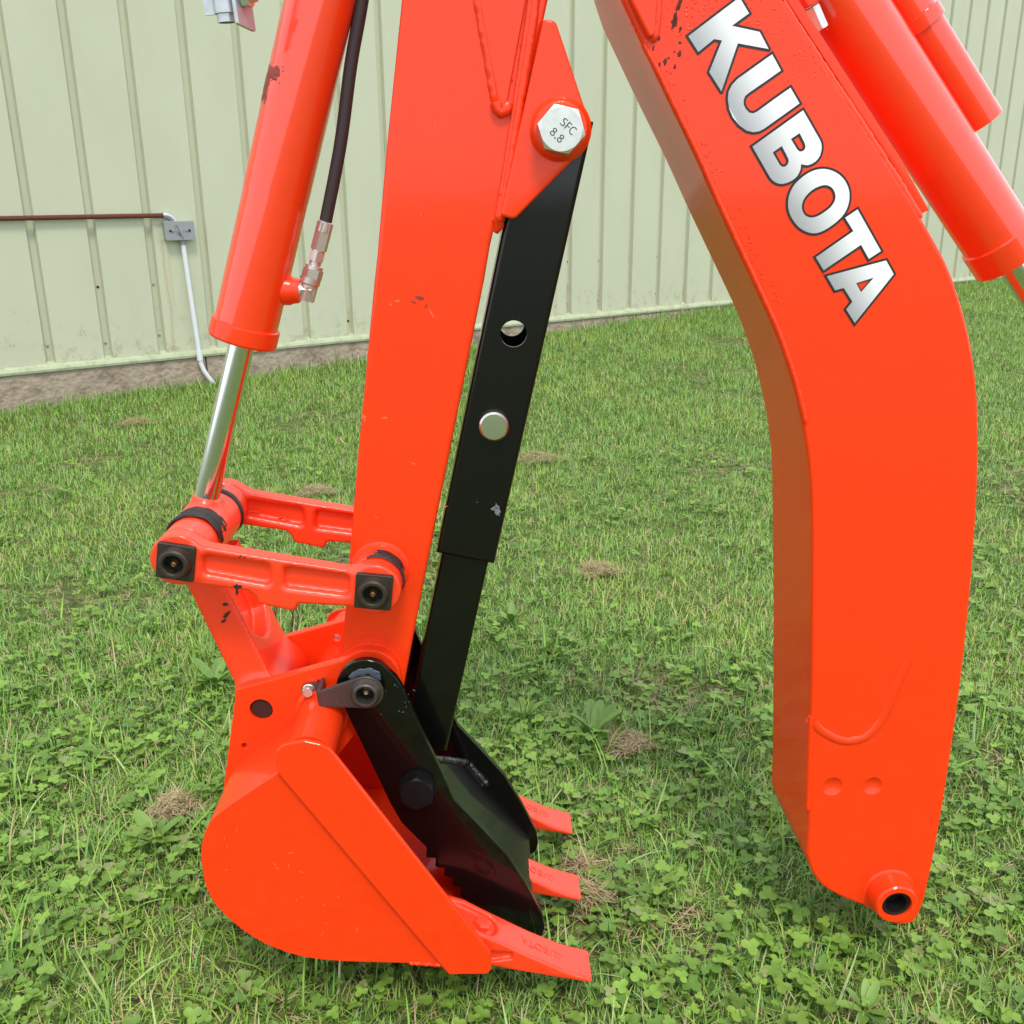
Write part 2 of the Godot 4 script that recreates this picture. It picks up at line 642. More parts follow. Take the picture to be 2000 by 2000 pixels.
	sv.clearcoat_roughness = 0.1
	M.silver = sv
	# shed
	M.trim = std(Color(0.70, 0.735, 0.61), 0.45)
	tri_map(M.trim, 1.2, noise_tex(0.02, 61, [[0.0, Color(0.78, 0.75, 0.68)], [0.4, Color(0.97, 0.97, 0.96)], [1.0, Color(1, 1, 1)]]))
	M.concrete = std(Color(0.66, 0.61, 0.555), 0.92)
	tri_map(M.concrete, 0.8, noise_tex(0.008, 71, [[0.0, Color(0.74, 0.7, 0.66)], [0.35, Color(0.92, 0.9, 0.87)], [0.6, Color(1, 0.98, 0.95)], [1.0, Color(0.84, 0.83, 0.82)]], false, 1.0, 1024, 7), noise_tex(0.05, 73, [], true, 6.0), 0.5)
	M.screw_rust = std(Color(0.36, 0.19, 0.12), 0.8, 0.2)
	M.screw = std(Color(0.62, 0.62, 0.55), 0.45, 0.6)
	M.rust_pipe = std(Color(0.47, 0.25, 0.18), 0.85)
	tri_map(M.rust_pipe, 6.0, noise_tex(0.03, 81, [[0.0, Color(0.6, 0.55, 0.55)], [1.0, Color(1, 1, 1)]]))
	M.galv = std(Color(0.84, 0.855, 0.87), 0.36, 0.7)
	tri_map(M.galv, 5.0, noise_tex(0.02, 83, [[0.0, Color(0.88, 0.88, 0.9)], [1.0, Color(1, 1, 1)]], false, 1.0, 512, 2))
	M.box_grey = std(Color(0.64, 0.655, 0.67), 0.6, 0.2)
	tri_map(M.box_grey, 9.0, noise_tex(0.03, 85, [[0.0, Color(0.8, 0.8, 0.8)], [1.0, Color(1, 1, 1)]]))
	M.pvc = std(Color(0.84, 0.85, 0.87), 0.5)
	# soil under the grass
	M.soil = std(Color(1, 1, 1), 0.95)
	tri_map(M.soil, 0.9, noise_tex(0.02, 91, [[0.0, Color(0.24, 0.2, 0.12)], [0.35, Color(0.30, 0.34, 0.14)], [0.7, Color(0.36, 0.45, 0.17)], [1.0, Color(0.52, 0.49, 0.3)]], false, 1.0, 1024, 6), noise_tex(0.05, 93, [], true, 8.0), 1.0)
	M.soil.uv1_world_triplanar = true
	var gm := std(Color(1, 1, 1), 0.55)
	gm.vertex_color_use_as_albedo = true
	gm.backlight_enabled = true
	gm.backlight = Color(0.32, 0.42, 0.08)
	M.grass = gm
	var st := std(Color(1, 1, 1), 0.8)
	st.vertex_color_use_as_albedo = true
	M.straw = st

func wall_skin() -> StandardMaterial3D:
	# baked enamel sheet: faint chalking, soil splashed up from the ground in specks, rust runs under fixings
	var w := 2048
	var h := 1024
	var im := Image.create(w, h, false, Image.FORMAT_RGB8)
	var n1 := FastNoiseLite.new(); n1.seed = 5; n1.frequency = 0.006; n1.fractal_octaves = 5
	var n2 := FastNoiseLite.new(); n2.seed = 6; n2.frequency = 0.25
	var n3 := FastNoiseLite.new(); n3.seed = 8; n3.frequency = 0.03; n3.fractal_octaves = 4
	var base := Color(0.735, 0.748, 0.645)
	var dirt := Color(0.56, 0.50, 0.38)
	var rust := Color(0.58, 0.40, 0.22)
	for y in h:
		var up := (h - y) * 3.4 / h
		for x in w:
			var c := base * (1.0 + 0.022 * n1.get_noise_2d(x, y * 0.5))
			if up < 0.75:
				var k := n2.get_noise_2d(x, y) * 0.9 + n3.get_noise_2d(x, y) * 1.1 - up * 2.0 + 0.25
				if k > 0.0: c = c.lerp(dirt, clampf(k * 0.8, 0.0, 0.5))
			im.set_pixel(x, y, c)
	var runs := [[0.045, 0.83, 0.2, 1.0], [0.075, 0.83, 0.45, 0.5], [3.03, 0.42, 0.19, 1.6], [3.335, 0.36, 0.19, 1.2], [4.26, 0.34, 0.19, 0.9], [1.9, 0.3, 0.19, 0.6], [2.9, 0.4, 0.19, 0.7], [1.205, 0.36, 0.19, 0.8]]
	for r in runs:
		var px: float = r[0]
		var y0 := int(h - r[1] * h / 3.4)
		var y1 := int(h - r[2] * h / 3.4)
		for y in range(y0, y1):
			px += rng.randf_range(-0.0011, 0.0011)
			for dx in range(-4, 5):
				var k: float = (1.0 - absf(dx) / 5.0) * 0.42 * r[3] * (0.6 + 0.4 * n2.get_noise_2d(dx * 9, y * 0.6)) * (1.0 if rng.randf() < 0.8 else 0.3)
				var xx := posmod(int(px / 6.1 * w) + dx, w)
				im.set_pixel(xx, y, im.get_pixel(xx, y).lerp(rust, clampf(k, 0.0, 0.7)))
	var m := std(Color(1, 1, 1), 0.5)
	m.albedo_texture = ImageTexture.create_from_image(im)
	m.uv1_triplanar = true
	m.uv1_scale = Vector3(1.0 / 6.1, 1.0 / 3.4, 1.0)
	return m

# ---------------------------------------------------------------- setting
func wall_rise(s: float) -> float:
	# the lawn's height where it meets the shed, along the shed
	return clampf(lerpf(-0.03, 0.1, (s + 0.3) / 4.6), -0.06, 0.11)

func ground_y(x: float, z: float) -> float:
	var rx := x - -2.0235
	var rz := -z - 5.74
	var s := rx * 0.8152 + rz * 0.5792
	var q := rx * 0.5792 + rz * -0.8152
	return lerpf(wall_rise(s), -0.028, smoothstep(0.3, 3.6, q)) + 0.006 * sin(x * 5.1) * sin(z * 4.3)

func wall_gap(x: float, z: float) -> float:
	return (x - -2.0235) * 0.5792 + (-z - 5.74) * -0.8152

func build_ground():
	var s := Soup.new()
	var g := PackedFloat32Array()
	for v in [-150, -80, -40, -20, -14]: g.append(v)
	for i in 81: g.append(-12.0 + i * 0.2)
	for v in [5, 7, 10, 20, 40, 80, 150]: g.append(v)
	var gx := PackedFloat32Array()
	for v in [-150, -80, -40, -20, -10, -7]: gx.append(v)
	for i in 76: gx.append(-5.0 + i * 0.2)
	for v in [11, 13, 16, 25, 40, 80, 150]: gx.append(v)
	for i in gx.size() - 1:
		for j in g.size() - 1:
			var f := func(a, b): return Vector3(gx[a], ground_y(gx[a], g[b]), g[b])
			s.quad(f.call(i, j), f.call(i, j + 1), f.call(i + 1, j + 1), f.call(i + 1, j))
	struct(put("ground", s.mesh(80), M.soil), "grassy ground of the yard")

func build_shed():
	var shed := Node3D.new()
	shed.name = "metal_shed"
	add_child(shed)
	shed.position = Vector3(-2.0235, 0, -5.74)
	shed.rotation.y = 0.6178
	tag(shed, "pale sage green metal shed with vertical grooved panels on a concrete base", "shed")
	var skin := wall_skin()
	var xf := Transform3D(Basis(Vector3(1, 0, 0), Vector3(0, 0, 1), Vector3(0, -1, 0)), Vector3.ZERO)
	for i in range(-22, 48):
		var s := Soup.new()
		var x := i * 0.305
		var z := rng.randf_range(-0.0006, 0.0006)
		var o := PackedVector2Array([Vector2(x, z), Vector2(x, -0.034), Vector2(x + 0.3046, -0.034), Vector2(x + 0.3046, -0.001), Vector2(x + 0.2985, -0.029), Vector2(x + 0.265, -0.029), Vector2(x + 0.2575, z)])
		prism(s, fillet(o, [0.002, 0, 0, 0.0, 0.002, 0.002, 0.003], 2), -3.4, -0.192, 0.0006, [], 1, xf)
		put("wall_panel", s.mesh(25), skin, shed)
	# fixings in the grooves
	var scr := Soup.new()
	lathe(scr, Vector3.ZERO, Vector3(0, 0, 1), [Vector2(0, 0), Vector2(0.008, 0), Vector2(0.008, 0.0015), Vector2(0.0048, 0.002), Vector2(0.0046, 0.006), Vector2(0, 0.0065)], 10)
	var sm := scr.mesh()
	for i in range(-12, 34):
		for y in [0.285, 0.585]:
			if rng.randf() < 0.12: continue
			var sc := put("screw", sm, M.screw_rust if rng.randf() < 0.55 else M.screw, shed)
			sc.position = Vector3(i * 0.305 - 0.025, y + rng.randf_range(-0.012, 0.012), -0.029)
	# drip trim at the foot of the panels
	for k in 6:
		var s := Soup.new()
		var prof := PackedVector2Array([Vector2(-0.03, 0.205), Vector2(-0.021, 0.205), Vector2(0.002, 0.19), Vector2(0.024, 0.181), Vector2(0.03, 0.166), Vector2(0.027, 0.152), Vector2(0.02, 0.152), Vector2(0.018, 0.165), Vector2(-0.03, 0.165)])
		# profile in (out, up), drawn along the wall
		prism(s, prof, -6.71 + k * 3.66, -6.71 + k * 3.66 + 3.655, 0.0015, [], 1, Transform3D(Basis(Vector3(0, 0, 1), Vector3(0, 1, 0), Vector3(-1, 0, 0)).scaled_local(Vector3(1, 1, -1)), Vector3.ZERO))
		put("base_trim", s.mesh(25), M.trim, shed)
	for k in 14:
		var s := Soup.new()
		var x0 := -7.86 + k * 1.62 - 0.015
		var o := PackedVector2Array()
		var nx := 14
		for i in nx + 1: o.append(Vector2(x0 + 1.612 * i / nx, -0.5))
		for i in nx + 1: o.append(Vector2(x0 + 1.612 * (nx - i) / nx, 0.148 + rng.randf_range(-0.003, 0.003)))
		prism(s, o, -0.25, rng.randf_range(0.012, 0.017), 0.004, [], 2)
		put("foundation_block", s.mesh(30), M.concrete, shed)
	var bk := Soup.new()
	prism(bk, PackedVector2Array([Vector2(-6.7, 0.2), Vector2(14.6, 0.2), Vector2(14.6, 3.39), Vector2(-6.7, 3.39)]), -0.2, -0.038, 0.01)
	put("inner_wall", bk, M.trim, shed)
	# switch box, its conduit and the old pipe, all fixed to the panels
	var b := thing("electrical_box", "weathered grey electrical switch box fixed to the green metal wall", "electrical box", shed, Vector3(0.135, 0.83, 0))
	var s1 := Soup.new()
	prism(s1, fillet(PackedVector2Array([Vector2(-0.08, 0), Vector2(0.082, 0), Vector2(0.082, 0.1), Vector2(-0.08, 0.1)]), 0.008, 4), 0.0005, 0.045, 0.006, [], 3)
	put("box_body", s1, M.box_grey, b)
	var s2 := Soup.new()
	prism(s2, fillet(PackedVector2Array([Vector2(-0.084, -0.003), Vector2(0.086, -0.003), Vector2(0.086, 0.103), Vector2(-0.084, 0.103)]), 0.009, 4), 0.046, 0.052, 0.002)
	put("cover_plate", s2, M.box_grey, b)
	var s3 := Soup.new()
	lathe(s3, Vector3(0.0, 0.05, 0.052), Vector3(0, 0, 1), [Vector2(0, 0), Vector2(0.02, 0), Vector2(0.018, 0.006), Vector2(0.009, 0.009), Vector2(0, 0.009)], 18)
	prism(s3, fillet(PackedVector2Array([Vector2(-0.02, 0.085), Vector2(-0.009, 0.09), Vector2(0.016, 0.022), Vector2(0.006, 0.017)]), 0.004, 3), 0.061, 0.07, 0.002)
	put("switch_lever", s3, M.box_grey, b)
	for x in [-0.052, -0.038, 0.04, 0.056]:
		var sc := put("screw", sm, M.screw if absf(x) < 0.045 else M.screw_rust, b)
		sc.position = Vector3(x, 0.05, 0.052)
	var cd := thing("conduit", "white plastic conduit running from the grey switch box down into the grass", "conduit", shed, Vector3(0.175, 0, 0))
	var path := []
	for i in 9: path.append(Vector3(-0.022 + 0.022 * i / 8.0, 0.83 - 0.66 * i / 8.0, 0.024 + 0.02 * i / 8.0))
	var s4 := Soup.new()
	tube(s4, path, 0.0135, 16)
	put("pipe", s4, M.pvc, cd)
	var s5 := Soup.new()
	var bend := [Vector3(0, 0.165, 0.044), Vector3(0.002, 0.12, 0.046), Vector3(0.012, 0.08, 0.05), Vector3(0.03, 0.04, 0.056), Vector3(0.055, 0.0, 0.064), Vector3(0.085, -0.05, 0.07)]
	tube(s5, bend, 0.0135, 16)
	put("bend", s5, M.pvc, cd)
	var s6 := Soup.new()
	tube(s6, [Vector3(-0.001, 0.195, 0.0425), Vector3(-0.0005, 0.18, 0.0435), Vector3(0.0, 0.16, 0.0445), Vector3(0.001, 0.135, 0.0455)], 0.0172, 16)
	put("coupling", s6, M.pvc, cd)
	var s7 := Soup.new()
	tube(s7, [Vector3(-0.0225, 0.852, 0.023), Vector3(-0.022, 0.80, 0.0245)], 0.0155, 16)
	put("box_adapter", s7, M.box_grey, cd)
	var rp := thing("rusty_pipe", "thin rusty iron pipe running along the wall into the switch box", "pipe", shed, Vector3(-0.5, 0.964, 0))
	var s8 := Soup.new()
	tube(s8, [Vector3(-4.6, -0.01, 0.022), Vector3(0.3, 0, 0.022), Vector3(0.565, 0, 0.022)], 0.0128, 14)
	put("pipe", s8, M.rust_pipe, rp)
	var s9 := Soup.new()
	tube(s9, [Vector3(0.56, 0, 0.022), Vector3(0.578, 0.002, 0.022), Vector3(0.598, -0.006, 0.022), Vector3(0.614, -0.02, 0.022), Vector3(0.622, -0.034, 0.022)], [0.016, 0.0165, 0.016, 0.014, 0.013], 14)
	put("elbow_fitting", s9, M.galv, rp)

func thing(called: String, label: String, category: String, parent: Node = null, at := Vector3.ZERO, group := "") -> Node3D:
	# fittings on the shed stand in its frame but are things of their own
	var o := Node3D.new()
	o.name = numbered(called, self)
	add_child(o, true)
	if parent:
		o.transform = parent.transform * Transform3D(Basis.IDENTITY, at)
	else:
		o.position = at
	tag(o, label, category, group)
	return o

# ---------------------------------------------------------------- lawn
func blade(vs: PackedVector3Array, ns: PackedVector3Array, cs: PackedColorArray, at: Vector3, yaw: float, len: float, wid: float, lean: float, curl: float, c: Color, segs := 4):
	var dirv := Vector3(sin(yaw), 0, cos(yaw))
	var side := Vector3(cos(yaw), 0, -sin(yaw))
	var p := at
	var ang := lean
	var prev := []
	for k in segs + 1:
		var f := float(k) / segs
		var w := wid * (1.0 - f * f) * 0.5 + 0.00012
		var up := Vector3(0, cos(ang), 0) + dirv * sin(ang)
		var nn := (up.cross(side)).normalized()
		if nn.y < 0: nn = -nn
		var row := [p - side * w, p + side * w, nn, c]
		if k > 0:
			for q in [[prev, 0], [row, 0], [prev, 1], [prev, 1], [row, 0], [row, 1]]:
				vs.append(q[0][q[1]])
				ns.append((q[0][2] * 0.85 + UPV * 0.32 + (side if q[1] == 1 else -side) * 0.35).normalized())
				cs.append(q[0][3])
		prev = row
		p += up * (len / segs)
		ang += curl / segs

func pack(vs: PackedVector3Array, ns: PackedVector3Array, cs: PackedColorArray, m: Material) -> ArrayMesh:
	for i in range(0, vs.size(), 3):
		if (vs[i + 1] - vs[i]).cross(vs[i + 2] - vs[i]).dot(ns[i] + ns[i + 1] + ns[i + 2]) > 0.0:
			var a0 := vs[i + 1]; vs[i + 1] = vs[i + 2]; vs[i + 2] = a0
			var b0 := ns[i + 1]; ns[i + 1] = ns[i + 2]; ns[i + 2] = b0
			var c0 := cs[i + 1]; cs[i + 1] = cs[i + 2]; cs[i + 2] = c0
	var arr := []
	arr.resize(Mesh.ARRAY_MAX)
	arr[Mesh.ARRAY_VERTEX] = vs
	arr[Mesh.ARRAY_NORMAL] = ns
	arr[Mesh.ARRAY_COLOR] = cs
	var a := ArrayMesh.new()
	a.add_surface_from_arrays(Mesh.PRIMITIVE_TRIANGLES, arr)
	a.surface_set_material(0, m)
	return a

func tuft(n: int, spread: float, l0: float, l1: float, w0: float, w1: float, lean: float, dry: float) -> ArrayMesh:
	var vs := PackedVector3Array()
	var ns := PackedVector3Array()
	var cs := PackedColorArray()
	for i in n:
		var a := rng.randf() * TAU
		var r := spread * sqrt(rng.randf())
		# each blade one colour: fresh, bluish, yellowing or dead
		var c := Color(0.23, 0.43, 0.044).lerp(Color(0.14, 0.32, 0.044), rng.randf())
		var hue := rng.randf()
		if hue < 0.15: c = Color(0.31, 0.45, 0.085)
		elif hue < 0.2: c = Color(0.17, 0.34, 0.10)
		elif hue < 0.34: c = Color(0.38, 0.47, 0.17)
		if rng.randf() < dry: c = Color(0.42, 0.35, 0.18)
		blade(vs, ns, cs, Vector3(cos(a) * r, -0.006, sin(a) * r), rng.randf() * TAU, rng.randf_range(l0, l1), rng.randf_range(w0, w1), rng.randf_range(0.05, lean), rng.randf_range(-0.3, 1.4), c)
	return pack(vs, ns, cs, M.grass)

func leaf_fan(vs, ns, cs, at: Vector3, dirv: Vector3, up: Vector3, len: float, wid: float, c: Color, notch := 0.0, cup := 0.15, pts := 9):
	var side := up.cross(dirv).normalized()
	var rim := []
	for i in pts:
		var a := lerpf(-2.75, 2.75, float(i) / (pts - 1))
		var rad := 1.0 - notch * exp(-a * a * 9.0)
		var along := 0.5 + 0.5 * cos(a) * rad
		var acr := sin(a) * 0.5
		rim.append(at + dirv * along * len + side * acr * wid + up * (cup * wid * absf(acr) * 2.0))
	var mid := at + dirv * len * 0.55
	for i in pts - 1:
		for q in [mid, rim[i], rim[i + 1]]:
			vs.append(q)
			var lean: Vector3 = side * ((q - mid).dot(side) / maxf(wid, 0.001)) * -0.8
			ns.append((up + lean).normalized())
			cs.append(c)
	for q in [rim[pts - 1], rim[0], at, mid, rim[pts - 1], rim[0]]:
		vs.append(q); ns.append(up); cs.append(c)

func clover(n: int, spread: float, h0: float, h1: float, size: float) -> ArrayMesh:
	var vs := PackedVector3Array()
	var ns := PackedVector3Array()
	var cs := PackedColorArray()
	for i in n:
		var a := rng.randf() * TAU
		var r := spread * sqrt(rng.randf())
		var foot := Vector3(cos(a) * r, -0.004, sin(a) * r)
		var h := rng.randf_range(h0, h1)
		var head := foot + Vector3(rng.randf_range(-0.014, 0.014), h, rng.randf_range(-0.014, 0.014))
		var c := Color(0.11, 0.215, 0.026).lerp(Color(0.21, 0.35, 0.045), pow(rng.randf(), 1.3))
		if rng.randf() < 0.08: c = Color(0.22, 0.26, 0.08)
		blade(vs, ns, cs, foot, rng.randf() * TAU, h * 1.02, 0.0016, 0.1, 0.2, c, 2)
		var up := Vector3(rng.randf_range(-0.35, 0.35), 1, rng.randf_range(-0.35, 0.35)).normalized()
		var y0 := rng.randf() * TAU
		var sz := size * (0.45 + 0.8 * pow(rng.randf(), 1.3))
		for k in 3:
			var d := Vector3(sin(y0 + k * TAU / 3), 0, cos(y0 + k * TAU / 3))
			d = (d - up * d.dot(up)).normalized()
			var lu := (up + d * rng.randf_range(-0.25, 0.1)).normalized()
			d = (d - lu * d.dot(lu)).normalized()
			leaf_fan(vs, ns, cs, head, d, lu, sz, sz * 0.92, c * rng.randf_range(0.9, 1.08), 0.16)
	return pack(vs, ns, cs, M.grass)

func straw_heap(n: int, spread: float, height: float, l0: float, l1: float, pale: float) -> ArrayMesh:
	var vs := PackedVector3Array()
	var ns := PackedVector3Array()
	var cs := PackedColorArray()
	for i in n:
		var a := rng.randf() * TAU
		var r := spread * sqrt(rng.randf()) * (0.75 + 0.25 * sin(a * 3.0 + 1.0))
		var hh := height * maxf(0.0, 1.0 - r * r / (spread * spread)) * rng.randf()
		var c := Color(0.36, 0.245, 0.12).lerp(Color(0.55, 0.43, 0.25), rng.randf() * pale)
		if rng.randf() < 0.2: c = Color(0.2, 0.12, 0.06)
		blade(vs, ns, cs, Vector3(cos(a) * r, 0.003 + hh, sin(a) * r), rng.randf() * TAU, rng.randf_range(l0, l1), rng.randf_range(0.0006, 0.0015), rng.randf_range(1.35, 1.75), rng.randf_range(-0.9, 0.9), c, 5)
	return pack(vs, ns, cs, M.straw)

func scatter(called: String, label: String, meshes: Array, spots: Array):
	for k in meshes.size():
		var mine := []
		for i in spots.size():
			if i % meshes.size() == k: mine.append(spots[i])
		var mm := MultiMesh.new()
		mm.transform_format = MultiMesh.TRANSFORM_3D
		mm.use_colors = true
		mm.mesh = meshes[k]
		mm.instance_count = mine.size()
		for i in mine.size():
			mm.set_instance_transform(i, mine[i][0])
			mm.set_instance_color(i, mine[i][1])
		var o := MultiMeshInstance3D.new()
		o.name = numbered(called, self)
		o.multimesh = mm
		add_child(o, true)
		tag(o, label, "grass" if called == "lawn_grass" else "clover" if called == "clover" else "dry grass", called.replace("_", " ") + " covering the yard", "stuff")

func build_lawn():
	var patch := FastNoiseLite.new(); patch.seed = 77; patch.frequency = 1.1; patch.fractal_octaves = 3
	var fine := FastNoiseLite.new(); fine.seed = 78; fine.frequency = 4.0
	var g := []
	var cl := []
	var dr := []
	var tall := []
	var cell := 0.032
	var z := 0.2
	while z > -11.6:
		var step := cell * (0.8 if z > -2.4 else 1.05 if z > -4.2 else 1.3)
		var x := -7.0
		while x < 10.5:
			x += step
			var px := x + rng.randf_range(-0.5, 0.5) * step
			var pz := z + rng.randf_range(-0.5, 0.5) * step
			if absf(px) > 0.92 * -pz + 0.95: continue
			var gap := wall_gap(px, pz)
			if gap < 0.02: continue
			var turf_noise := patch.get_noise_2d(px, pz)
			var blade_noise := fine.get_noise_2d(px, pz)
			var y := ground_y(px, pz)
			var near := smoothstep(-2.7, -1.25, pz)
			var bald := clampf((turf_noise - 0.32) * 4.0, 0.0, 0.8) * smoothstep(0.3, 1.0, gap)
			var size := rng.randf_range(0.75, 1.2) * (1.0 + 0.18 * blade_noise) * (1.0 if pz > -4.2 else 1.2)
			var long: float = 1.0 + 0.25 * maxf(0.0, blade_noise) + 0.4 * smoothstep(0.7, 0.0, gap)
			var bas := Basis(UPV, rng.randf() * TAU).scaled(Vector3(size, size * long, size))
			var tint := Color(1, 1, 1) * rng.randf_range(0.82, 1.12)
			# drier, yellower patches where the turf is thin (patch noise)
			tint = tint.lerp(Color(1.35, 1.1, 1.1), clampf(-turf_noise * 1.3 + 0.02, 0.0, 0.6))
			tint.a = 1.0
			if rng.randf() > bald: g.append([Transform3D(bas, Vector3(px, y, pz)), tint])
			var want := near * (0.34 + 0.75 * blade_noise) + 0.05 + 0.25 * turf_noise
			if pz > -4.2 and rng.randf() < want * 0.62:
				var s2 := rng.randf_range(0.8, 1.2)
				cl.append([Transform3D(Basis(UPV, rng.randf() * TAU).scaled(Vector3.ONE * s2), Vector3(px, y, pz)), Color(1, 1, 1) * rng.randf_range(0.85, 1.15)])
			if rng.randf() < 0.10 + bald * 0.6: dr.append([Transform3D(Basis(UPV, rng.randf() * TAU).scaled(Vector3.ONE * rng.randf_range(0.7, 1.2)), Vector3(px, y, pz)), Color(1, 1, 1)])
			if gap < 0.3 and rng.randf() < 0.5 * (1.0 - gap / 0.3) + 0.02 or rng.randf() < 0.0035 + near * 0.06:
				tall.append([Transform3D(Basis(UPV, rng.randf() * TAU).scaled(Vector3.ONE * rng.randf_range(0.7, 1.25)), Vector3(px, y, pz)), Color(1, 1, 1) * rng.randf_range(0.85, 1.15)])
		z -= step
	var gm := []
	for k in 7: gm.append(tuft(22, 0.03, 0.018, 0.048, 0.0011, 0.003, 1.3, 0.07))
	scatter("lawn_grass", "short mown green grass of the lawn", gm, g)
	var cm := []
	for k in 7: cm.append(clover(7, 0.038, 0.010, 0.038, 0.0125))
	scatter("clover", "low clover leaves growing among the grass", cm, cl)
	var dm := []
	for k in 3: dm.append(straw_heap(9, 0.03, 0.012, 0.02, 0.05, 1.0))
	scatter("dry_clippings", "dry straw coloured clippings lying in the lawn", dm, dr)
	var tm := []
	for k in 5: tm.append(tuft(5, 0.02, 0.05, 0.12, 0.002, 0.0042, 0.95, 0.06))
	scatter("lawn_grass", "taller uncut grass along the shed foot and in the lawn", tm, tall)
	# heaps of dead grass one can count
	var spots := [
		[Vector3(-0.626, -0.01, -1.5347), 0.055, "dead brown grass clump on the lawn left of the bucket"],
		[Vector3(0.1073, -0.01, -1.3552), 0.032, "round dead grass clump just behind the middle bucket tooth tip"],
		[Vector3(0.1183, -0.01, -1.2869), 0.035, "pale dead grass clump just below the middle bucket tooth tip"],
		[Vector3(-0.7481, -0.01, -3.5683), 0.09, "small brown dead grass patch between the cylinder rod and the dipper arm"],
		[Vector3(-1.8878, -0.01, -4.8142), 0.12, "pale dead grass patch at the left near the shed foundation"],
		[Vector3(0.1104, -0.01, -3.9987), 0.13, "dead grass patch right of the black thumb strut, nearest the shed"],
		[Vector3(0.2342, -0.01, -1.7619), 0.07, "brown dead grass patch beside the broadleaf weed, right of the thumb"],
		[Vector3(0.2589, -0.01, -2.7103), 0.08, "faint dead grass patch in the middle of the lawn between thumb strut and boom"]]
	for q in spots:
		var at: Vector3 = q[0]
		at.y = ground_y(at.x, at.z) + 0.016
		var sp: float = q[1]
		var o := put("dead_grass_clump", straw_heap(int(420 * clampf(sp / 0.05, 0.8, 2.0)), sp, 0.024 if sp < 0.06 else 0.012, 0.012, 0.035, 0.9), null)
		o.position = at
		tag(o, q[2], "dead grass", "dead grass clumps on the lawn")
	var weeds := [
		[Vector3(0.1689, -0.01, -1.8032), 0.075, "broadleaf weed with long pale leaves right of the black thumb"],
		[Vector3(0.0189, -0.01, -1.8582), 0.055, "broadleaf weed growing close to the black far thumb plate"],
		[Vector3(-0.0048, -0.01, -2.3579), 0.05, "single bright broadleaf weed beside the black inner strut tube"],
		[Vector3(0.4806, -0.01, -1.0579), 0.042, "leafy weed below the boom pivot at the lower right"],
		[Vector3(-0.6938, -0.01, -2.0319), 0.07, "broadleaf weed left of the bucket lever, above the bucket ear"],
		[Vector3(-0.6325, -0.01, -1.445), 0.06, "dark broadleaf weed at the left edge beside the dead clump"]]
	for q in weeds:
		var at: Vector3 = q[0]
		at.y = ground_y(at.x, at.z) + 0.01
		var vs := PackedVector3Array()
		var ns := PackedVector3Array()
		var cs := PackedColorArray()
		var nl := rng.randi_range(7, 10)
		for i in nl:
			var a := TAU * i / nl + rng.randf_range(-0.3, 0.3)
			var lift := rng.randf_range(0.25, 1.0)
			var d := Vector3(sin(a), lift, cos(a)).normalized()
			var side := UPV.cross(d).normalized()
			var up := d.cross(side).normalized()
			var len: float = q[1] * rng.randf_range(0.6, 1.1)
			var c := Color(0.12, 0.23, 0.04).lerp(Color(0.2, 0.33, 0.06), rng.randf())
			leaf_fan(vs, ns, cs, Vector3(0, 0.004, 0) + d * 0.006, d, up, len, len * 0.36, c, 0.0, 0.25, 13)
		var o := put("broadleaf_weed", pack(vs, ns, cs, M.grass), null)
		o.position = at
		tag(o, q[2], "weed", "broadleaf weeds in the lawn")
	# reddish dry stems standing behind the bucket
	var ts := Soup.new()
	for k in 5:
		var b := Vector3(rng.randf_range(-0.03, 0.03), 0, rng.randf_range(-0.02, 0.02))
		tube(ts, [b, b + Vector3(rng.randf_range(-0.01, 0.01), 0.05, 0), b + Vector3(rng.randf_range(-0.025, 0.03), 0.11 + 0.02 * k, 0.01)], [0.0022, 0.0018, 0.001], 6)
	var tw := put("dry_stem_clump", ts, std(Color(0.42, 0.24, 0.17), 0.8))
	var tp: Vector3 = Vector3(-0.5865, -0.01, -2.3358)
	tw.position = Vector3(tp.x, ground_y(tp.x, tp.z), tp.z)
	tag(tw, "reddish dry weed stems in the grass seen between link and bucket", "weed")

# ---------------------------------------------------------------- the backhoe
# Lengths in the arm's own frame: x along the arm's plane, y up, z towards the viewer, z = 0 on the arm's centre plane.

func v3(p: Vector2, z: float) -> Vector3:
	return Vector3(p.x, p.y, z)

func build_backhoe():
	hoe = Node3D.new()
	hoe.name = "backhoe"
	add_child(hoe)
	hoe.position = Vector3(-0.1254, 0, -1.2527)
	hoe.rotation.y = 0.0203
	tag(hoe, "orange backhoe arm with boom, dipper, toothed bucket and black thumb over the lawn", "backhoe")
	build_dipper()
	build_cylinder()
	build_linkage()
	build_bucket()
	build_thumb()
	build_boom()

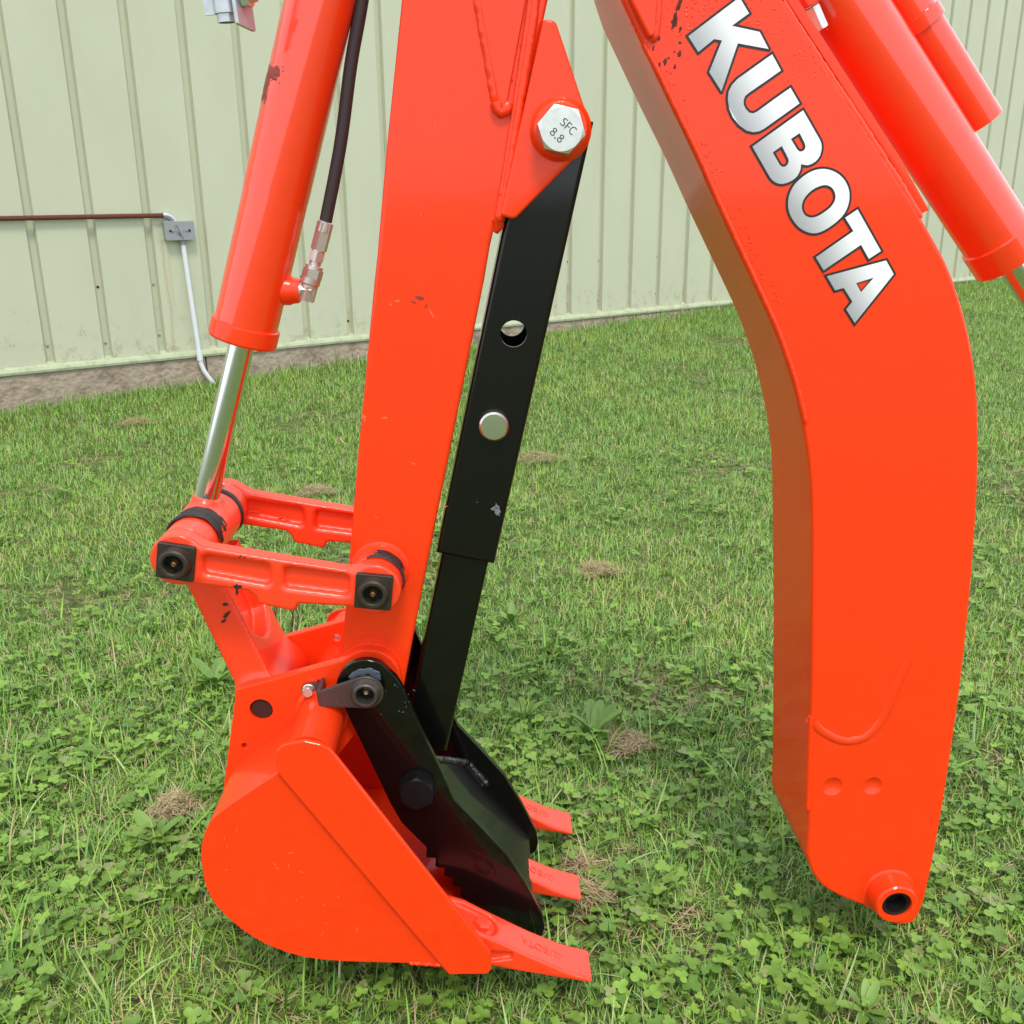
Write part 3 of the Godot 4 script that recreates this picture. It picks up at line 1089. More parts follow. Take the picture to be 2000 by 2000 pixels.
func build_dipper():
	var s := Soup.new()
	prism(s, fillet(PackedVector2Array([Vector2(0.018, 1.4659), Vector2(0.0088, 1.2955), Vector2(0.0064, 1.2654), Vector2(-0.0177, 1.1109), Vector2(-0.0342, 0.9923), Vector2(-0.0391, 0.9626), Vector2(-0.0691, 0.7588), Vector2(-0.0717, 0.7411), Vector2(-0.0899, 0.606), Vector2(-0.1076, 0.4753), Vector2(-0.1106, 0.415), Vector2(-0.0905, 0.375), Vector2(-0.0551, 0.3742), Vector2(-0.0298, 0.4056), Vector2(-0.0256, 0.4204), Vector2(0.0047, 0.5646), Vector2(0.0206, 0.6364), Vector2(0.0924, 0.9615), Vector2(0.1004, 1.003), Vector2(0.1062, 1.0263), Vector2(0.1147, 1.0372), Vector2(0.168, 1.2649), Vector2(0.1752, 1.3001), Vector2(0.2072, 1.466)]), 0.009, 3), -0.058, 0.058, 0.0055, [], 4)
	var arm := put("dipper_arm", s.mesh(28), M.paint, hoe)
	tag(arm, "tapered orange dipper arm of welded plate standing nearly upright")
	var st := Soup.new()
	prism(st, fillet(PackedVector2Array([Vector2(0.0792, 1.4659), Vector2(0.0911, 1.2651), Vector2(0.1113, 1.1577), Vector2(0.1153, 1.1474), Vector2(0.1218, 1.1571), Vector2(0.1454, 1.27), Vector2(0.1778, 1.466)]), [0, 0.01, 0.005, 0.006, 0.005, 0, 0], 5), 0.056, 0.063, 0.003, [], 3)
	put("stiffener_plate", st.mesh(30), M.paint, arm)
	var w := Soup.new()
	weld_path(w, [v3(Vector2(0.0792, 1.4646), 0.0565), v3(Vector2(0.0905, 1.2644), 0.0565), v3(Vector2(0.101, 1.2078), 0.0565), v3(Vector2(0.109, 1.1601), 0.0565)], 0.006)
	weld_path(w, [v3(Vector2(0.109, 1.1601), 0.06), v3(Vector2(0.1112, 1.1526), 0.061), v3(Vector2(0.1152, 1.1488), 0.061), v3(Vector2(0.1199, 1.1514), 0.061), v3(Vector2(0.1235, 1.16), 0.06)], 0.0068)
	put("weld_bead", w.mesh(60), M.paint, arm)
	var w2 := Soup.new()
	weld_path(w2, [v3(Vector2(0.1618, 1.3427), 0.061), v3(Vector2(0.1518, 1.2434), 0.062), v3(Vector2(0.1368, 1.1597), 0.063), v3(Vector2(0.1246, 1.0887), 0.063), v3(Vector2(0.1128, 1.031), 0.061)], 0.005)
	weld_path(w2, [v3(Vector2(0.1574, 1.3135), 0.061), v3(Vector2(0.1445, 1.2332), 0.061), v3(Vector2(0.1321, 1.1597), 0.061), v3(Vector2(0.1211, 1.0943), 0.061), v3(Vector2(0.1098, 1.0322), 0.06)], 0.004)
	weld_path(w2, [v3(Vector2(0.1099, 1.0349), 0.055), v3(Vector2(0.1104, 1.0262), 0.052), v3(Vector2(0.1061, 1.0192), 0.05)], 0.0075)
	for k in 26:
		var f := rng.randf()
		var c := (Vector2(0.1535, 1.2637)).lerp(Vector2(0.1273, 1.1382), f) + Vector2(rng.randf_range(-0.009, 0.004), 0)
		lathe(w2, v3(c, 0.0585), Vector3(0, 0, 1), [Vector2(0, 0), Vector2(0.0013, 0), Vector2(0.0011, 0.001), Vector2(0, 0.0016)], 7)
	put("weld_bead", w2.mesh(60), M.paint, arm)
	# lug plates for the thumb strut, near and far
	var lug := fillet(PackedVector2Array([Vector2(0.1128, 1.0364), Vector2(0.1282, 1.0334), Vector2(0.1324, 1.0356), Vector2(0.2088, 1.1095), Vector2(0.2167, 1.1253), Vector2(0.2158, 1.1415), Vector2(0.2081, 1.1565), Vector2(0.176, 1.2421), Vector2(0.1622, 1.2442)]), [0.0045, 0.006, 0.005, 0.022, 0.012, 0.014, 0.03, 0.008, 0.005], 6)
	for zz in [[0.058, 0.073], [-0.073, -0.058]]:
		var l := Soup.new()
		prism(l, lug, zz[0], zz[1], 0.0035, [], 4)
		put("bracket_plate", l.mesh(28), M.paint, arm)
	var bc := Vector2(0.1816, 1.1303)
	var b := Soup.new()
	lathe(b, v3(bc, 0.072), Vector3(0, 0, 1), [Vector2(0.036, 0), Vector2(0.0325, 0.0035), Vector2(0.031, 0.009), Vector2(0.0295, 0.0115), Vector2(0.027, 0.0125), Vector2(0, 0.0125)], 48)
	put("bolt_boss", b.mesh(40), M.paint, arm)
	var hb := Soup.new()
	var hc := Vector2(0.1813, 1.129)
	hex_body(hb, v3(hc, 0.0845), Vector3(0, 0, 1), 0.0272, 0.0195, 1.8762)
	var bolt := put("bracket_bolt", hb.mesh(22), M.zinc, arm)
	tag(bolt, "large zinc plated hexagon bolt head stamped with letters and a grade")
	var e := Vector2(1, 0).rotated(deg_to_rad(-42))
	var f2 := Vector2(-e.y, e.x)
	lettering("stamp", "SFC", 0.0088, v3(hc + e * 0.004 + f2 * 0.007, 0.104), deg_to_rad(-42), M.zinc_relief_shade, bolt, 0.0006)
	lettering("stamp", "8.8", 0.0088, v3(hc - f2 * 0.008 + e * 0.0005, 0.104), deg_to_rad(-42), M.zinc_relief_shade, bolt, 0.0006)
	# far end of the bolt
	var nb := Soup.new()
	hex_body(nb, v3(bc, -0.073), Vector3(0, 0, -1), 0.0272, 0.022, 0.2)
	put("bracket_nut", nb.mesh(22), M.zinc, arm)
	# boss that carries the right-hand link pin
	var rp := Vector2(-0.0501, 0.5923)
	var lb := Soup.new()
	lathe(lb, v3(rp, 0.0565), Vector3(0, 0, 1), [Vector2(0.0405, 0), Vector2(0.0372, 0.004), Vector2(0.0352, 0.011), Vector2(0.0345, 0.02), Vector2(0.0345, 0.041), Vector2(0.033, 0.0425), Vector2(0, 0.0425)], 48)
	put("link_boss", lb.mesh(35), M.cast, arm)
	lb = Soup.new()
	lathe(lb, v3(rp, -0.099), Vector3(0, 0, 1), [Vector2(0, 0), Vector2(0.0345, 0), Vector2(0.0345, 0.022), Vector2(0.044, 0.0425)], 48)
	put("link_boss", lb.mesh(35), M.cast, arm)
	var gr := Soup.new()
	cyl_patch(gr, v3(rp, 0.073), Vector3(0, 0, 1), 0.0345, 0.0, 0.02, 1.75, 0.15, 0.0011, 0.3, 22)
	cyl_patch(gr, v3(rp, 0.093), Vector3(0, 0, 1), 0.0345, 0.0, 0.0075, 1.9, -0.35, 0.0012, 0.2, 22)
	put("grease_smear", gr.mesh(60), M.grease, arm)
	var sm := Soup.new()
	for q in [[Vector2(0.0151, 0.943), 0.005, 0.0024], [Vector2(0.0075, 0.9382), 0.003, 0.001], [Vector2(0.0222, 0.9332), 0.001, 0.0025]]:
		flake(sm, q[0], q[1], q[2], -0.3, 0.0584, 0.0003)
	put("scuff_mark", sm.mesh(60), M.scuff, arm)
	var rb := Soup.new()
	for q in [[Vector2(-0.0122, 0.9395), 0.004, 0.0022, 0.2], [Vector2(-0.0198, 0.9353), 0.003, 0.001, 0.1], [Vector2(-0.0338, 0.7962), 0.004, 0.0016, 0.0], [Vector2(-0.06, 0.7965), 0.0022, 0.005, 0.3], [Vector2(-0.0015, 0.7368), 0.0045, 0.001, -0.5], [Vector2(0.0286, 0.9245), 0.0012, 0.006, 0.45], [Vector2(0.101, 1.2136), 0.001, 0.001, 0], [Vector2(0.0384, 0.6782), 0.003, 0.0008, 0.6], [Vector2(0.0197, 1.0385), 0.002, 0.0007, 1.2], [Vector2(-0.0512, 0.6656), 0.003, 0.0007, -0.8], [Vector2(0.0397, 1.1391), 0.0008, 0.003, 0.2]]:
		flake(rb, q[0], q[1], q[2], q[3], 0.0582, 0.00015, 12, 0.5)
	put("rubbed_spot", rb.mesh(60), M.rub, arm)

func lettering(called: String, text: String, height: float, at: Vector3, turn: float, mat, parent: Node, depth := 0.0008, basis = null) -> MeshInstance3D:
	var tm := TextMesh.new()
	var ft := SystemFont.new()
	ft.font_names = PackedStringArray(["Droid Sans"])
	tm.font = ft
	tm.text = text
	tm.font_size = 24
	tm.pixel_size = height / 17.0
	tm.depth = depth * 2.0
	tm.curve_step = 2.0
	var o := put(called, tm, mat, parent)
	o.position = at
	if basis != null: o.basis = basis
	else: o.rotation.z = turn
	return o

func build_cylinder():
	var top := v3(Vector2(-0.0238, 1.4855), 0)
	var foot := v3(Vector2(-0.2835, 0.6786), 0)
	var axis := (foot - top).normalized()
	var total := top.distance_to(foot)
	var col := v3(Vector2(-0.2115, 0.899), 0)
	var hcol := (col - top).dot(axis)
	var s := Soup.new()
	var hj := (v3(Vector2(-0.1592, 1.0626), 0) - top).dot(axis)
	lathe(s, top, axis, [Vector2(0, 0), Vector2(0.04, 0), Vector2(0.04, hj - 0.001), Vector2(0.0395, hj), Vector2(0.0395, hcol), Vector2(0, hcol)], 64)
	var cy := put("bucket_cylinder", s.mesh(30), M.gloss, hoe)
	tag(cy, "orange hydraulic cylinder barrel with chromed rod at the left of the dipper")
	var c := Soup.new()
	lathe(c, top, axis, [Vector2(0.039, hcol - 0.009), Vector2(0.0425, hcol - 0.008), Vector2(0.043, hcol - 0.006), Vector2(0.043, hcol + 0.012), Vector2(0.0415, hcol + 0.0145), Vector2(0.022, hcol + 0.0148), Vector2(0.0172, hcol + 0.012), Vector2(0.0165, hcol)], 64)
	put("gland_collar", c.mesh(30), M.paint, cy)
	var r := Soup.new()
	lathe(r, top, axis, [Vector2(0, hcol), Vector2(0.0162, hcol), Vector2(0.0162, total), Vector2(0, total)], 48)
	put("piston_rod", r.mesh(30), M.chrome, cy)
	# rod eye, cast, turning on the left-hand pin
	var lp := Vector2(-0.2896, 0.6356)
	var fx := foot - axis * 0.001
	var f := func(p: Vector3) -> float:
		var neck := d_seg(p, fx, Vector3(lp.x, lp.y, 0), 0.0178, 0.0182)
		var cut := -(p - fx).dot(axis)
		neck = maxf(neck, cut)
		var eye := d_ext((Vector2(p.x, p.y) - lp).length() - 0.0365, p.z, -0.05, 0.05, 0.003)
		return smin(neck, eye, 0.016)
	var m := nets(f, Vector3(lp.x - 0.045, lp.y - 0.045, -0.056), Vector3(fx.x + 0.03, fx.y + 0.012, 0.056), 0.0026)
	put("rod_eye", m, M.cast, cy)
	# oil port, elbow and hose
	var pc := v3(Vector2(-0.1627, 0.9489), 0)
	var pe := v3(Vector2(-0.1391, 0.9474), 0)
	var pa := (pe - pc).normalized()
	var p := Soup.new()
	var pl := pc.distance_to(pe)
	lathe(p, pc, pa, [Vector2(0.0195, -0.012), Vector2(0.0185, pl - 0.012), Vector2(0.0165, pl - 0.008), Vector2(0.0155, pl - 0.0015), Vector2(0.0145, pl), Vector2(0, pl)], 36)
	put("oil_port", p.mesh(30), M.paint, cy)
	var ha := v3(Vector2(-0.1297, 0.9454), 0)
	var hb := v3(Vector2(-0.1016, 1.0299), 0)
	var hd := (hb - ha).normalized()
	var hl := ha.distance_to(hb)
	var h := Soup.new()
	lathe(h, pe - pa * 0.001, pa, [Vector2(0, 0), Vector2(0.0105, 0), Vector2(0.0105, 0.003), Vector2(0.0085, 0.0035), Vector2(0.0085, 0.008), Vector2(0, 0.008)], 24)
	var el := Soup.new()
	hex_body(el, pe + pa * 0.002, pa, 0.0112, 0.014, 0.3, false)
	hex_body(el, ha - hd * 0.01, hd, 0.0115, 0.018, 0.5, false)
	var hose_path := [hb - hd * 0.004]
	for q in [Vector2(-0.0783, 1.1179), Vector2(-0.0606, 1.2057), Vector2(-0.0467, 1.2616), Vector2(-0.0366, 1.307), Vector2(-0.0264, 1.3686), Vector2(-0.0126, 1.4856)]: hose_path.append(v3(q, 0.0))
	var sm := PackedVector3Array()
	for i in hose_path.size() - 1:
		for k in 6: sm.append(hose_path[i].cubic_interpolate(hose_path[i + 1], hose_path[maxi(i - 1, 0)], hose_path[mini(i + 2, hose_path.size() - 1)], k / 6.0))
	sm.append(hose_path[-1])
	var hs := Soup.new()
	tube(hs, Array(sm), 0.0078, 20)
	var hose := put("hydraulic_hose", hs.mesh(40), M.rubber, hoe)
	tag(hose, "black rubber hydraulic hose curving down to a fitting on the cylinder")
	h.t.append_array(el.t)
	put("elbow_fitting", h.mesh(25), M.nickel, hose)
	var nt := Soup.new()
	lathe(nt, ha, hd, [Vector2(0, 0.006), Vector2(0.0108, 0.006), Vector2(0.0108, 0.010), Vector2(0.0122, 0.012), Vector2(0.0122, 0.02)], 30)
	hex_body(nt, ha + hd * 0.0185, hd, 0.0127, 0.012, 0.2)
	lathe(nt, ha, hd, [Vector2(0.0112, 0.03), Vector2(0.0108, 0.0345), Vector2(0.0075, 0.0355), Vector2(0.007, 0.042)], 30)
	put("swivel_nut", nt.mesh(25), M.nickel, hose)
	var nx := Soup.new()
	hex_body(nx, ha + hd * (hl * 0.455), hd, 0.0098, 0.0125, 0.6)
	lathe(nx, ha, hd, [Vector2(0.0088, hl * 0.455 + 0.0125), Vector2(0.0088, hl * 0.455 + 0.016)], 30)
	put("hex_collar", nx.mesh(25), M.zinc, hose)
	var fe := Soup.new()
	var f0 := hl * 0.455 + 0.014
	hex_body(fe, ha + hd * f0, hd, 0.0102, hl - f0 - 0.001, 0.35, false)
	lathe(fe, ha, hd, [Vector2(0, hl - 0.012), Vector2(0.0097, hl - 0.012), Vector2(0.0094, hl), Vector2(0.0079, hl + 0.001)], 30)
	put("crimp_ferrule", fe.mesh(25), M.nickel, hose)
	# dark scrape through the paint of the barrel
	var scp := Soup.new()
	var fr := frame_for(axis)
	var hs0 := (v3(Vector2(-0.16, 1.2001), 0) - top).dot(axis)
	var facing := 1.0 if fr.x.x > 0 else -1.0
	var a_left := PI - 0.3 if facing > 0 else 0.3
	var a_mid := PI - 1.1 if facing > 0 else 1.1
	cyl_patch(scp, top, axis, 0.04, hs0 - 0.010, hs0 + 0.010, lerpf(a_left, a_mid, -0.1), lerpf(a_left, a_mid, 1.15), 0.0004, 0.42, 30)
	cyl_patch(scp, top, axis, 0.04, hs0 - 0.004, hs0 + 0.038, lerpf(a_left, a_mid, -0.15), lerpf(a_left, a_mid, 0.62), 0.0004, 0.42, 30)
	put("scrape_mark", scp.mesh(60), M.scuff, cy)

func pin_cap(parent: Node, at: Vector2, turn: float):
	var s := Soup.new()
	var q := PackedVector2Array()
	for k in 4: q.append(at + Vector2(0.0325, 0).rotated(turn + PI / 4 + k * PI / 2))
	var hole := disc(at, 0.0125, 28)
	prism(s, fillet(q, 0.0022, 3), 0.126, 0.1345, 0.0012, [hole], 3)
	lathe(s, v3(at, 0.1344), Vector3(0, 0, 1), [Vector2(0.021, 0), Vector2(0.0195, 0.003), Vector2(0.0185, 0.0085), Vector2(0.0165, 0.0105), Vector2(0.0135, 0.0105), Vector2(0.012, 0.0085), Vector2(0.0115, -0.0035)], 40)
	put("pin_cap", s.mesh(28), M.iron, parent)
	var d := Soup.new()
	lathe(d, v3(at, 0.1307), Vector3(0, 0, 1), [Vector2(0.0126, 0.002), Vector2(0.0126, 0), Vector2(0, 0)], 28)
	put("pin_socket", d.mesh(28), M.socket, parent)
	var n := Soup.new()
	lathe(n, v3(at, 0.1308), Vector3(0, 0, 1), [Vector2(0.0046, 0), Vector2(0.0046, 0.004), Vector2(0.003, 0.006), Vector2(0.0028, 0.009), Vector2(0.0034, 0.0105), Vector2(0.002, 0.012), Vector2(0, 0.0115)], 16)
	put("grease_nipple", n.mesh(35), M.brass, parent)

func build_linkage():
	var lp := Vector2(-0.2896, 0.6356)
	var rp := Vector2(-0.0501, 0.5923)
	var body := PackedVector2Array([Vector2(-0.2655, 0.6545), Vector2(-0.0701, 0.6164), Vector2(-0.0573, 0.5839), Vector2(-0.0785, 0.5697), Vector2(-0.1453, 0.575), Vector2(-0.1498, 0.5667), Vector2(-0.1544, 0.5654), Vector2(-0.1951, 0.5751), Vector2(-0.198, 0.5856), Vector2(-0.2062, 0.5933), Vector2(-0.2715, 0.604), Vector2(-0.2912, 0.6254)])
	var bd := (rp - lp).normalized()
	var pk1 := fillet(PackedVector2Array([Vector2(-0.2592, 0.6431), Vector2(-0.1765, 0.629), Vector2(-0.1766, 0.5983), Vector2(-0.2607, 0.6167)]), 0.007, 4)
	var pk2 := fillet(PackedVector2Array([Vector2(-0.1604, 0.626), Vector2(-0.0786, 0.6125), Vector2(-0.0815, 0.5836), Vector2(-0.1634, 0.596)]), 0.007, 4)
	var za := 0.102
	var zb := 0.127
	var f := func(p: Vector3) -> float:
		var q := Vector2(p.x, p.y)
		var d := d_ext(d_poly(q, body), p.z, za, zb, 0.0035)
		d = smin(d, d_ext((q - lp).length() - 0.0335, p.z, za, zb, 0.003), 0.01)
		d = smin(d, d_ext((q - rp).length() - 0.0335, p.z, za, zb, 0.003), 0.01)
		var pk := minf(d_poly(q, pk1), d_poly(q, pk2))
		# the pockets' walls slope, as a casting's do
		var front := maxf(pk + (zb - p.z) * 0.25, (zb - 0.0095) - p.z)
		var back := maxf(pk + (p.z - za) * 0.25, p.z - (za + 0.0075))
		return smax(d, -minf(front, back), 0.006)
	var lo := Vector3(lp.x - 0.042, rp.y - 0.048, za - 0.004)
	var hi := Vector3(rp.x + 0.042, lp.y + 0.042, zb + 0.004)
	var m := nets(f, lo, hi, 0.0024)
	var near := put("bucket_link", m, M.cast, hoe)
	tag(near, "near cast orange link with recessed panels and two square pin caps")
	var ang := bd.angle()
	pin_cap(near, lp, ang + 0.0)
	pin_cap(near, rp, ang + 0.06)
	var fl := Soup.new()
	for q in [[Vector2(-0.212, 0.6396), 0.004, 0.001, 0.8], [Vector2(-0.2065, 0.6382), 0.003, 0.0008, 0.8], [Vector2(-0.2189, 0.5997), 0.005, 0.0035, -0.4], [Vector2(-0.2201, 0.5935), 0.002, 0.004, 0.0]]:
		flake(fl, q[0], q[1], q[2], q[3], zb + 0.0003, 0.0004, 12, 0.45)
	put("grease_smear", fl.mesh(60), M.grease, near)
	var farl := put("bucket_link", m, M.cast, hoe)
	farl.position.z = -0.229
	tag(farl, "far cast orange link with raised casting marks, partly behind the dipper")
	# raised foundry marks in its left-hand pocket: a lozenge and a small bar sign
	var mk := Soup.new()
	var zc := zb - 0.0082
	var dc := Vector2(-0.2096, 0.6063) - Vector2(0, 0)
	var rh := [dc + Vector2(-0.0105, 0.0008), dc + Vector2(0.0005, -0.006), dc + Vector2(0.0105, -0.001), dc + Vector2(-0.0005, 0.006), dc + Vector2(-0.0105, 0.0008)]
	for k in 4: tube(mk, [v3(rh[k], zc), v3(rh[k + 1], zc)], 0.0014, 8)
	put("casting_mark", mk.mesh(60), M.cast, farl)
	mk = Soup.new()
	var ec := Vector2(-0.2517, 0.614)
	for q in [[-0.009, 0.0075, 0.008, 0.006], [-0.008, 0.003, 0.008, 0.0015], [-0.011, -0.005, 0.01, -0.007], [-0.006, 0.0075, -0.006, 0.003], [0.0, 0.0066, 0.0, 0.002], [0.006, 0.006, 0.006, 0.0015]]:
		tube(mk, [v3(ec + Vector2(q[0], q[1]), zc), v3(ec + Vector2(q[2], q[3]), zc)], 0.0014, 8)
	put("casting_mark", mk.mesh(60), M.cast, farl)
	lettering("casting_mark", "S", 0.012, v3(Vector2(-0.1216, 0.5826), zc), -0.15, M.cast, farl, 0.0014)
	# the cast lever from the left-hand pin down to the bucket ear
	var ep := Vector2(-0.2181, 0.3994)
	var strip := PackedVector2Array([Vector2(-0.3109, 0.5919), Vector2(-0.2987, 0.5569), Vector2(-0.2526, 0.4206), Vector2(-0.2409, 0.3849), Vector2(-0.1884, 0.3839), Vector2(-0.2055, 0.4392), Vector2(-0.2517, 0.5634), Vector2(-0.2616, 0.5983)])
	var side := (ep - lp).normalized()
	var nrm := Vector2(-side.y, side.x)
	if nrm.x < 0: nrm = -nrm
	var g := func(p: Vector3) -> float:
		var q := Vector2(p.x, p.y)
		var d := d_ext(d_poly(q, strip), p.z, -0.059, 0.059, 0.003)
		var up := d_ext((q - lp).length() - 0.0335, absf(p.z), 0.055, 0.1, 0.003)
		var fork := d_ext(d_poly(q, strip), absf(p.z), 0.05, 0.074, 0.003) + maxf(0.0, (q - lp).dot(side) - 0.03) * 0.9
		d = smin(d, smin(up, fork, 0.012), 0.008)
		d = smin(d, d_ext((q - ep).length() - 0.041, p.z, -0.06, 0.06, 0.004), 0.012)
		# channel on the right-hand side, round at its lower end
		var along := (q - lp).dot(side)
		var across := (q - lp).dot(nrm)
		var ch := maxf(absf(p.z) - 0.0445, maxf(-0.004 - across, along - 0.172 + 14.0 * p.z * p.z))
		d = smax(d, -ch, 0.005)
		# room for the rod eye
		return smax(d, -d_ext((q - lp).length() - 0.047, p.z, -0.0535, 0.0535, 0.0), 0.004)
	var lv := nets(g, Vector3(lp.x - 0.045, ep.y - 0.05, -0.106), Vector3(ep.x + 0.06, lp.y + 0.042, 0.106), 0.003)
	var lever := put("bucket_lever", lv, M.cast, hoe)
	tag(lever, "cast orange lever slanting from the left link pin down to the bucket")
	var gs := Soup.new()
	var zz := 0.0605
	for q in [[Vector2(-0.2566, 0.5474), 0.0035, 0.0025, 0.5], [Vector2(-0.256, 0.5326), 0.006, 0.0022, 0.7], [Vector2(-0.261, 0.5237), 0.004, 0.0015, 0.6]]:
		flake(gs, q[0], q[1], q[2], q[3], zz, 0.0004, 12, 0.45)
	put("grease_smear", gs.mesh(60), M.grease, lever)
	var gr := Soup.new()
	cyl_patch(gr, v3(lp, 0.022), Vector3(0, 0, 1), 0.0365, 0.0, 0.03, 2.3, 0.1, 0.0012, 0.3, 30)
	cyl_patch(gr, v3(lp, 0.048), Vector3(0, 0, 1), 0.0362, 0.0, 0.012, 2.9, -0.1, 0.0012, 0.1, 26)
	cyl_patch(gr, v3(lp, -0.06), Vector3(0, 0, 1), 0.0366, 0.0, 0.014, 2.9, -0.7, 0.0012, 0.1, 26)
	put("grease_smear", gr.mesh(60), M.grease, lever)
	# elbow and lock nut that show behind the rod
	var zn := Soup.new()
	var zp := v3(Vector2(-0.285, 0.6669), -0.075)
	hex_body(zn, zp - Vector3(0, 0.012, 0), Vector3(0.1, 1, 0), 0.009, 0.008, 0.0)
	lathe(zn, zp, Vector3(0.1, 1, 0), [Vector2(0.005, 0), Vector2(0.005, 0.008), Vector2(0, 0.008)], 16)
	put("lock_nut", zn.mesh(25), M.zinc, lever)

func build_bucket():
	var back := curve(PackedVector2Array([Vector2(-0.1704, 0.3786), Vector2(-0.2486, 0.3227), Vector2(-0.2696, 0.2973), Vector2(-0.2793, 0.2697), Vector2(-0.2819, 0.2455), Vector2(-0.2792, 0.2041), Vector2(-0.2639, 0.168), Vector2(-0.2243, 0.1242), Vector2(-0.1737, 0.0956), Vector2(-0.1213, 0.0843), Vector2(-0.0624, 0.0798), Vector2(0.0185, 0.0741), Vector2(0.0823, 0.0629)]), 5)
	# the straight back stays straight
	var outer := PackedVector2Array()
	outer.append(Vector2(-0.1671, 0.3881))
	for q in back: outer.append(q)
	# shell: outer skin and inner skin, drawn across the width
	var inner := PackedVector2Array()
	var n := outer.size()
	for i in n:
		var t := (outer[mini(i + 1, n - 1)] - outer[maxi(i - 1, 0)]).normalized()
		inner.append(outer[i] + Vector2(-t.y, t.x) * 0.009)
	var prof := outer.duplicate()
	for i in n: prof.append(inner[n - 1 - i])
	var s := Soup.new()
	prism(s, prof, -0.192, 0.1875, 0.0008, [], 1)
	var bucket := put("bucket", s.mesh(30), M.paint, hoe)
	tag(bucket, "orange digging bucket with three teeth hanging just above the grass")
	var plate := PackedVector2Array()
	for q in fillet(PackedVector2Array([Vector2(-0.1714, 0.3804), Vector2(-0.1743, 0.3995), Vector2(-0.1714, 0.4111), Vector2(-0.1652, 0.4182), Vector2(-0.1548, 0.4223), Vector2(-0.1351, 0.4251), Vector2(-0.1159, 0.42), Vector2(-0.1056, 0.4133), Vector2(-0.0981, 0.4023), Vector2(-0.0258, 0.2845), Vector2(0.0887, 0.0975), Vector2(0.0893, 0.0707), Vector2(0.0837, 0.0632), Vector2(0.0318, 0.0638)]), 0.004, 3): plate.append(q)
	var side := PackedVector2Array()
	for q in back.slice(0, back.size() - 5): side.append(q)
	for q in PackedVector2Array([Vector2(0.0338, 0.0651), Vector2(0.0823, 0.0655), Vector2(0.0841, 0.0928), Vector2(-0.0265, 0.2761), Vector2(-0.101, 0.3955), Vector2(-0.1183, 0.4133), Vector2(-0.1363, 0.4187), Vector2(-0.1561, 0.4155), Vector2(-0.1684, 0.4042)]): side.append(q)
	for zz in [[0.1872, 0.195, 0.1948, 0.2025], [-0.2, -0.1922, -0.2075, -0.1998]]:
		var p := Soup.new()
		prism(p, side, zz[0], zz[1], 0.0018, [], 3)
		put("side_plate", p.mesh(28), M.paint, bucket)
		var q2 := Soup.new()
		prism(q2, plate, zz[2], zz[3], 0.0022, [], 3)
		put("wear_plate", q2.mesh(28), M.paint, bucket)
	var w := Soup.new()
	weld(w, v3(Vector2(-0.1696, 0.3789), 0.1952), v3(Vector2(0.0297, 0.0638), 0.1952), 0.0022, 0.0003)
	weld(w, v3(Vector2(-0.0208, 0.0789), 0.195), v3(Vector2(0.0217, 0.0743), 0.195), 0.003, 0.0006)
	put("weld_bead", w.mesh(60), M.paint, bucket)
	var rb := Soup.new()
	for k in 16:
		var q := (Vector2(-0.2291, 0.2715)).lerp(Vector2(-0.0857, 0.1478), rng.randf()) + Vector2(rng.randf_range(-0.04, 0.05), rng.randf_range(-0.04, 0.05))
		flake(rb, q, rng.randf_range(0.001, 0.004), rng.randf_range(0.0004, 0.0012), rng.randf() * 3.0, 0.1952, 0.00015, 9, 0.5)
	put("rubbed_spot", rb.mesh(60), M.rub, bucket)
	# torque tube across the top, welded to both ears
	var tc := Vector2(-0.1348, 0.3943)
	var t := Soup.new()
	lathe(t, v3(tc, -0.195), Vector3(0, 0, 1), [Vector2(0, 0), Vector2(0.0305, 0), Vector2(0.0305, 0.386), Vector2(0, 0.386)], 48)
	put("torque_tube", t.mesh(35), M.paint, bucket)
	var tw := Soup.new()
	for za in [0.078, -0.078]:
		var ring := []
		for k in 29:
			var a := TAU * k / 28.0
			ring.append(v3(tc + Vector2(cos(a), sin(a)) * 0.0325, za))
		weld_path(tw, ring, 0.0062)
	put("weld_bead", tw.mesh(60), M.paint, bucket)
	# ears
	var pp := Vector2(-0.0697, 0.4432)
	var ear := PackedVector2Array()
	var e0 := PackedVector2Array([Vector2(-0.1343, 0.3066), Vector2(-0.162, 0.3153), Vector2(-0.2027, 0.2917), Vector2(-0.2388, 0.2427), Vector2(-0.285, 0.2099), Vector2(-0.2867, 0.2505), Vector2(-0.2529, 0.4118), Vector2(-0.2491, 0.4302), Vector2(-0.2434, 0.4317), Vector2(-0.1052, 0.4703)])
	for q in fillet(e0, [0, 0, 0.02, 0.02, 0.004, 0.01, 0, 0.019, 0, 0], 6): ear.append(q)
	for k in 13:
		var a := lerpf(2.0, -0.55, k / 12.0)
		ear.append(pp + Vector2(cos(a), sin(a)) * 0.0425)
	ear.append(Vector2(-0.0419, 0.3928))
	ear.append(Vector2(-0.0848, 0.37))
	ear.append(Vector2(-0.1128, 0.3337))
	var pin := Vector2(-0.2181, 0.3994)
	var holes := [disc(pin, 0.0158, 28), disc(Vector2(-0.2453, 0.3437), 0.0052, 16), disc(Vector2(-0.1342, 0.4388), 0.0062, 16)]
	for zz in [[0.062, 0.077], [-0.077, -0.062]]:
		var p := Soup.new()
		prism(p, ear, zz[0], zz[1], 0.0018, holes, 3)
		put("ear_plate", p.mesh(28), M.paint, bucket)
	var pi := Soup.new()
	lathe(pi, v3(pin, -0.073), Vector3(0, 0, 1), [Vector2(0, 0), Vector2(0.0155, 0), Vector2(0.0155, 0.144), Vector2(0.0142, 0.146), Vector2(0, 0.1462)], 36)
	put("pivot_pin", pi.mesh(30), M.rusty_pin, bucket)
	# pivot sleeve of the dipper seen between the ears
	var sl := Soup.new()
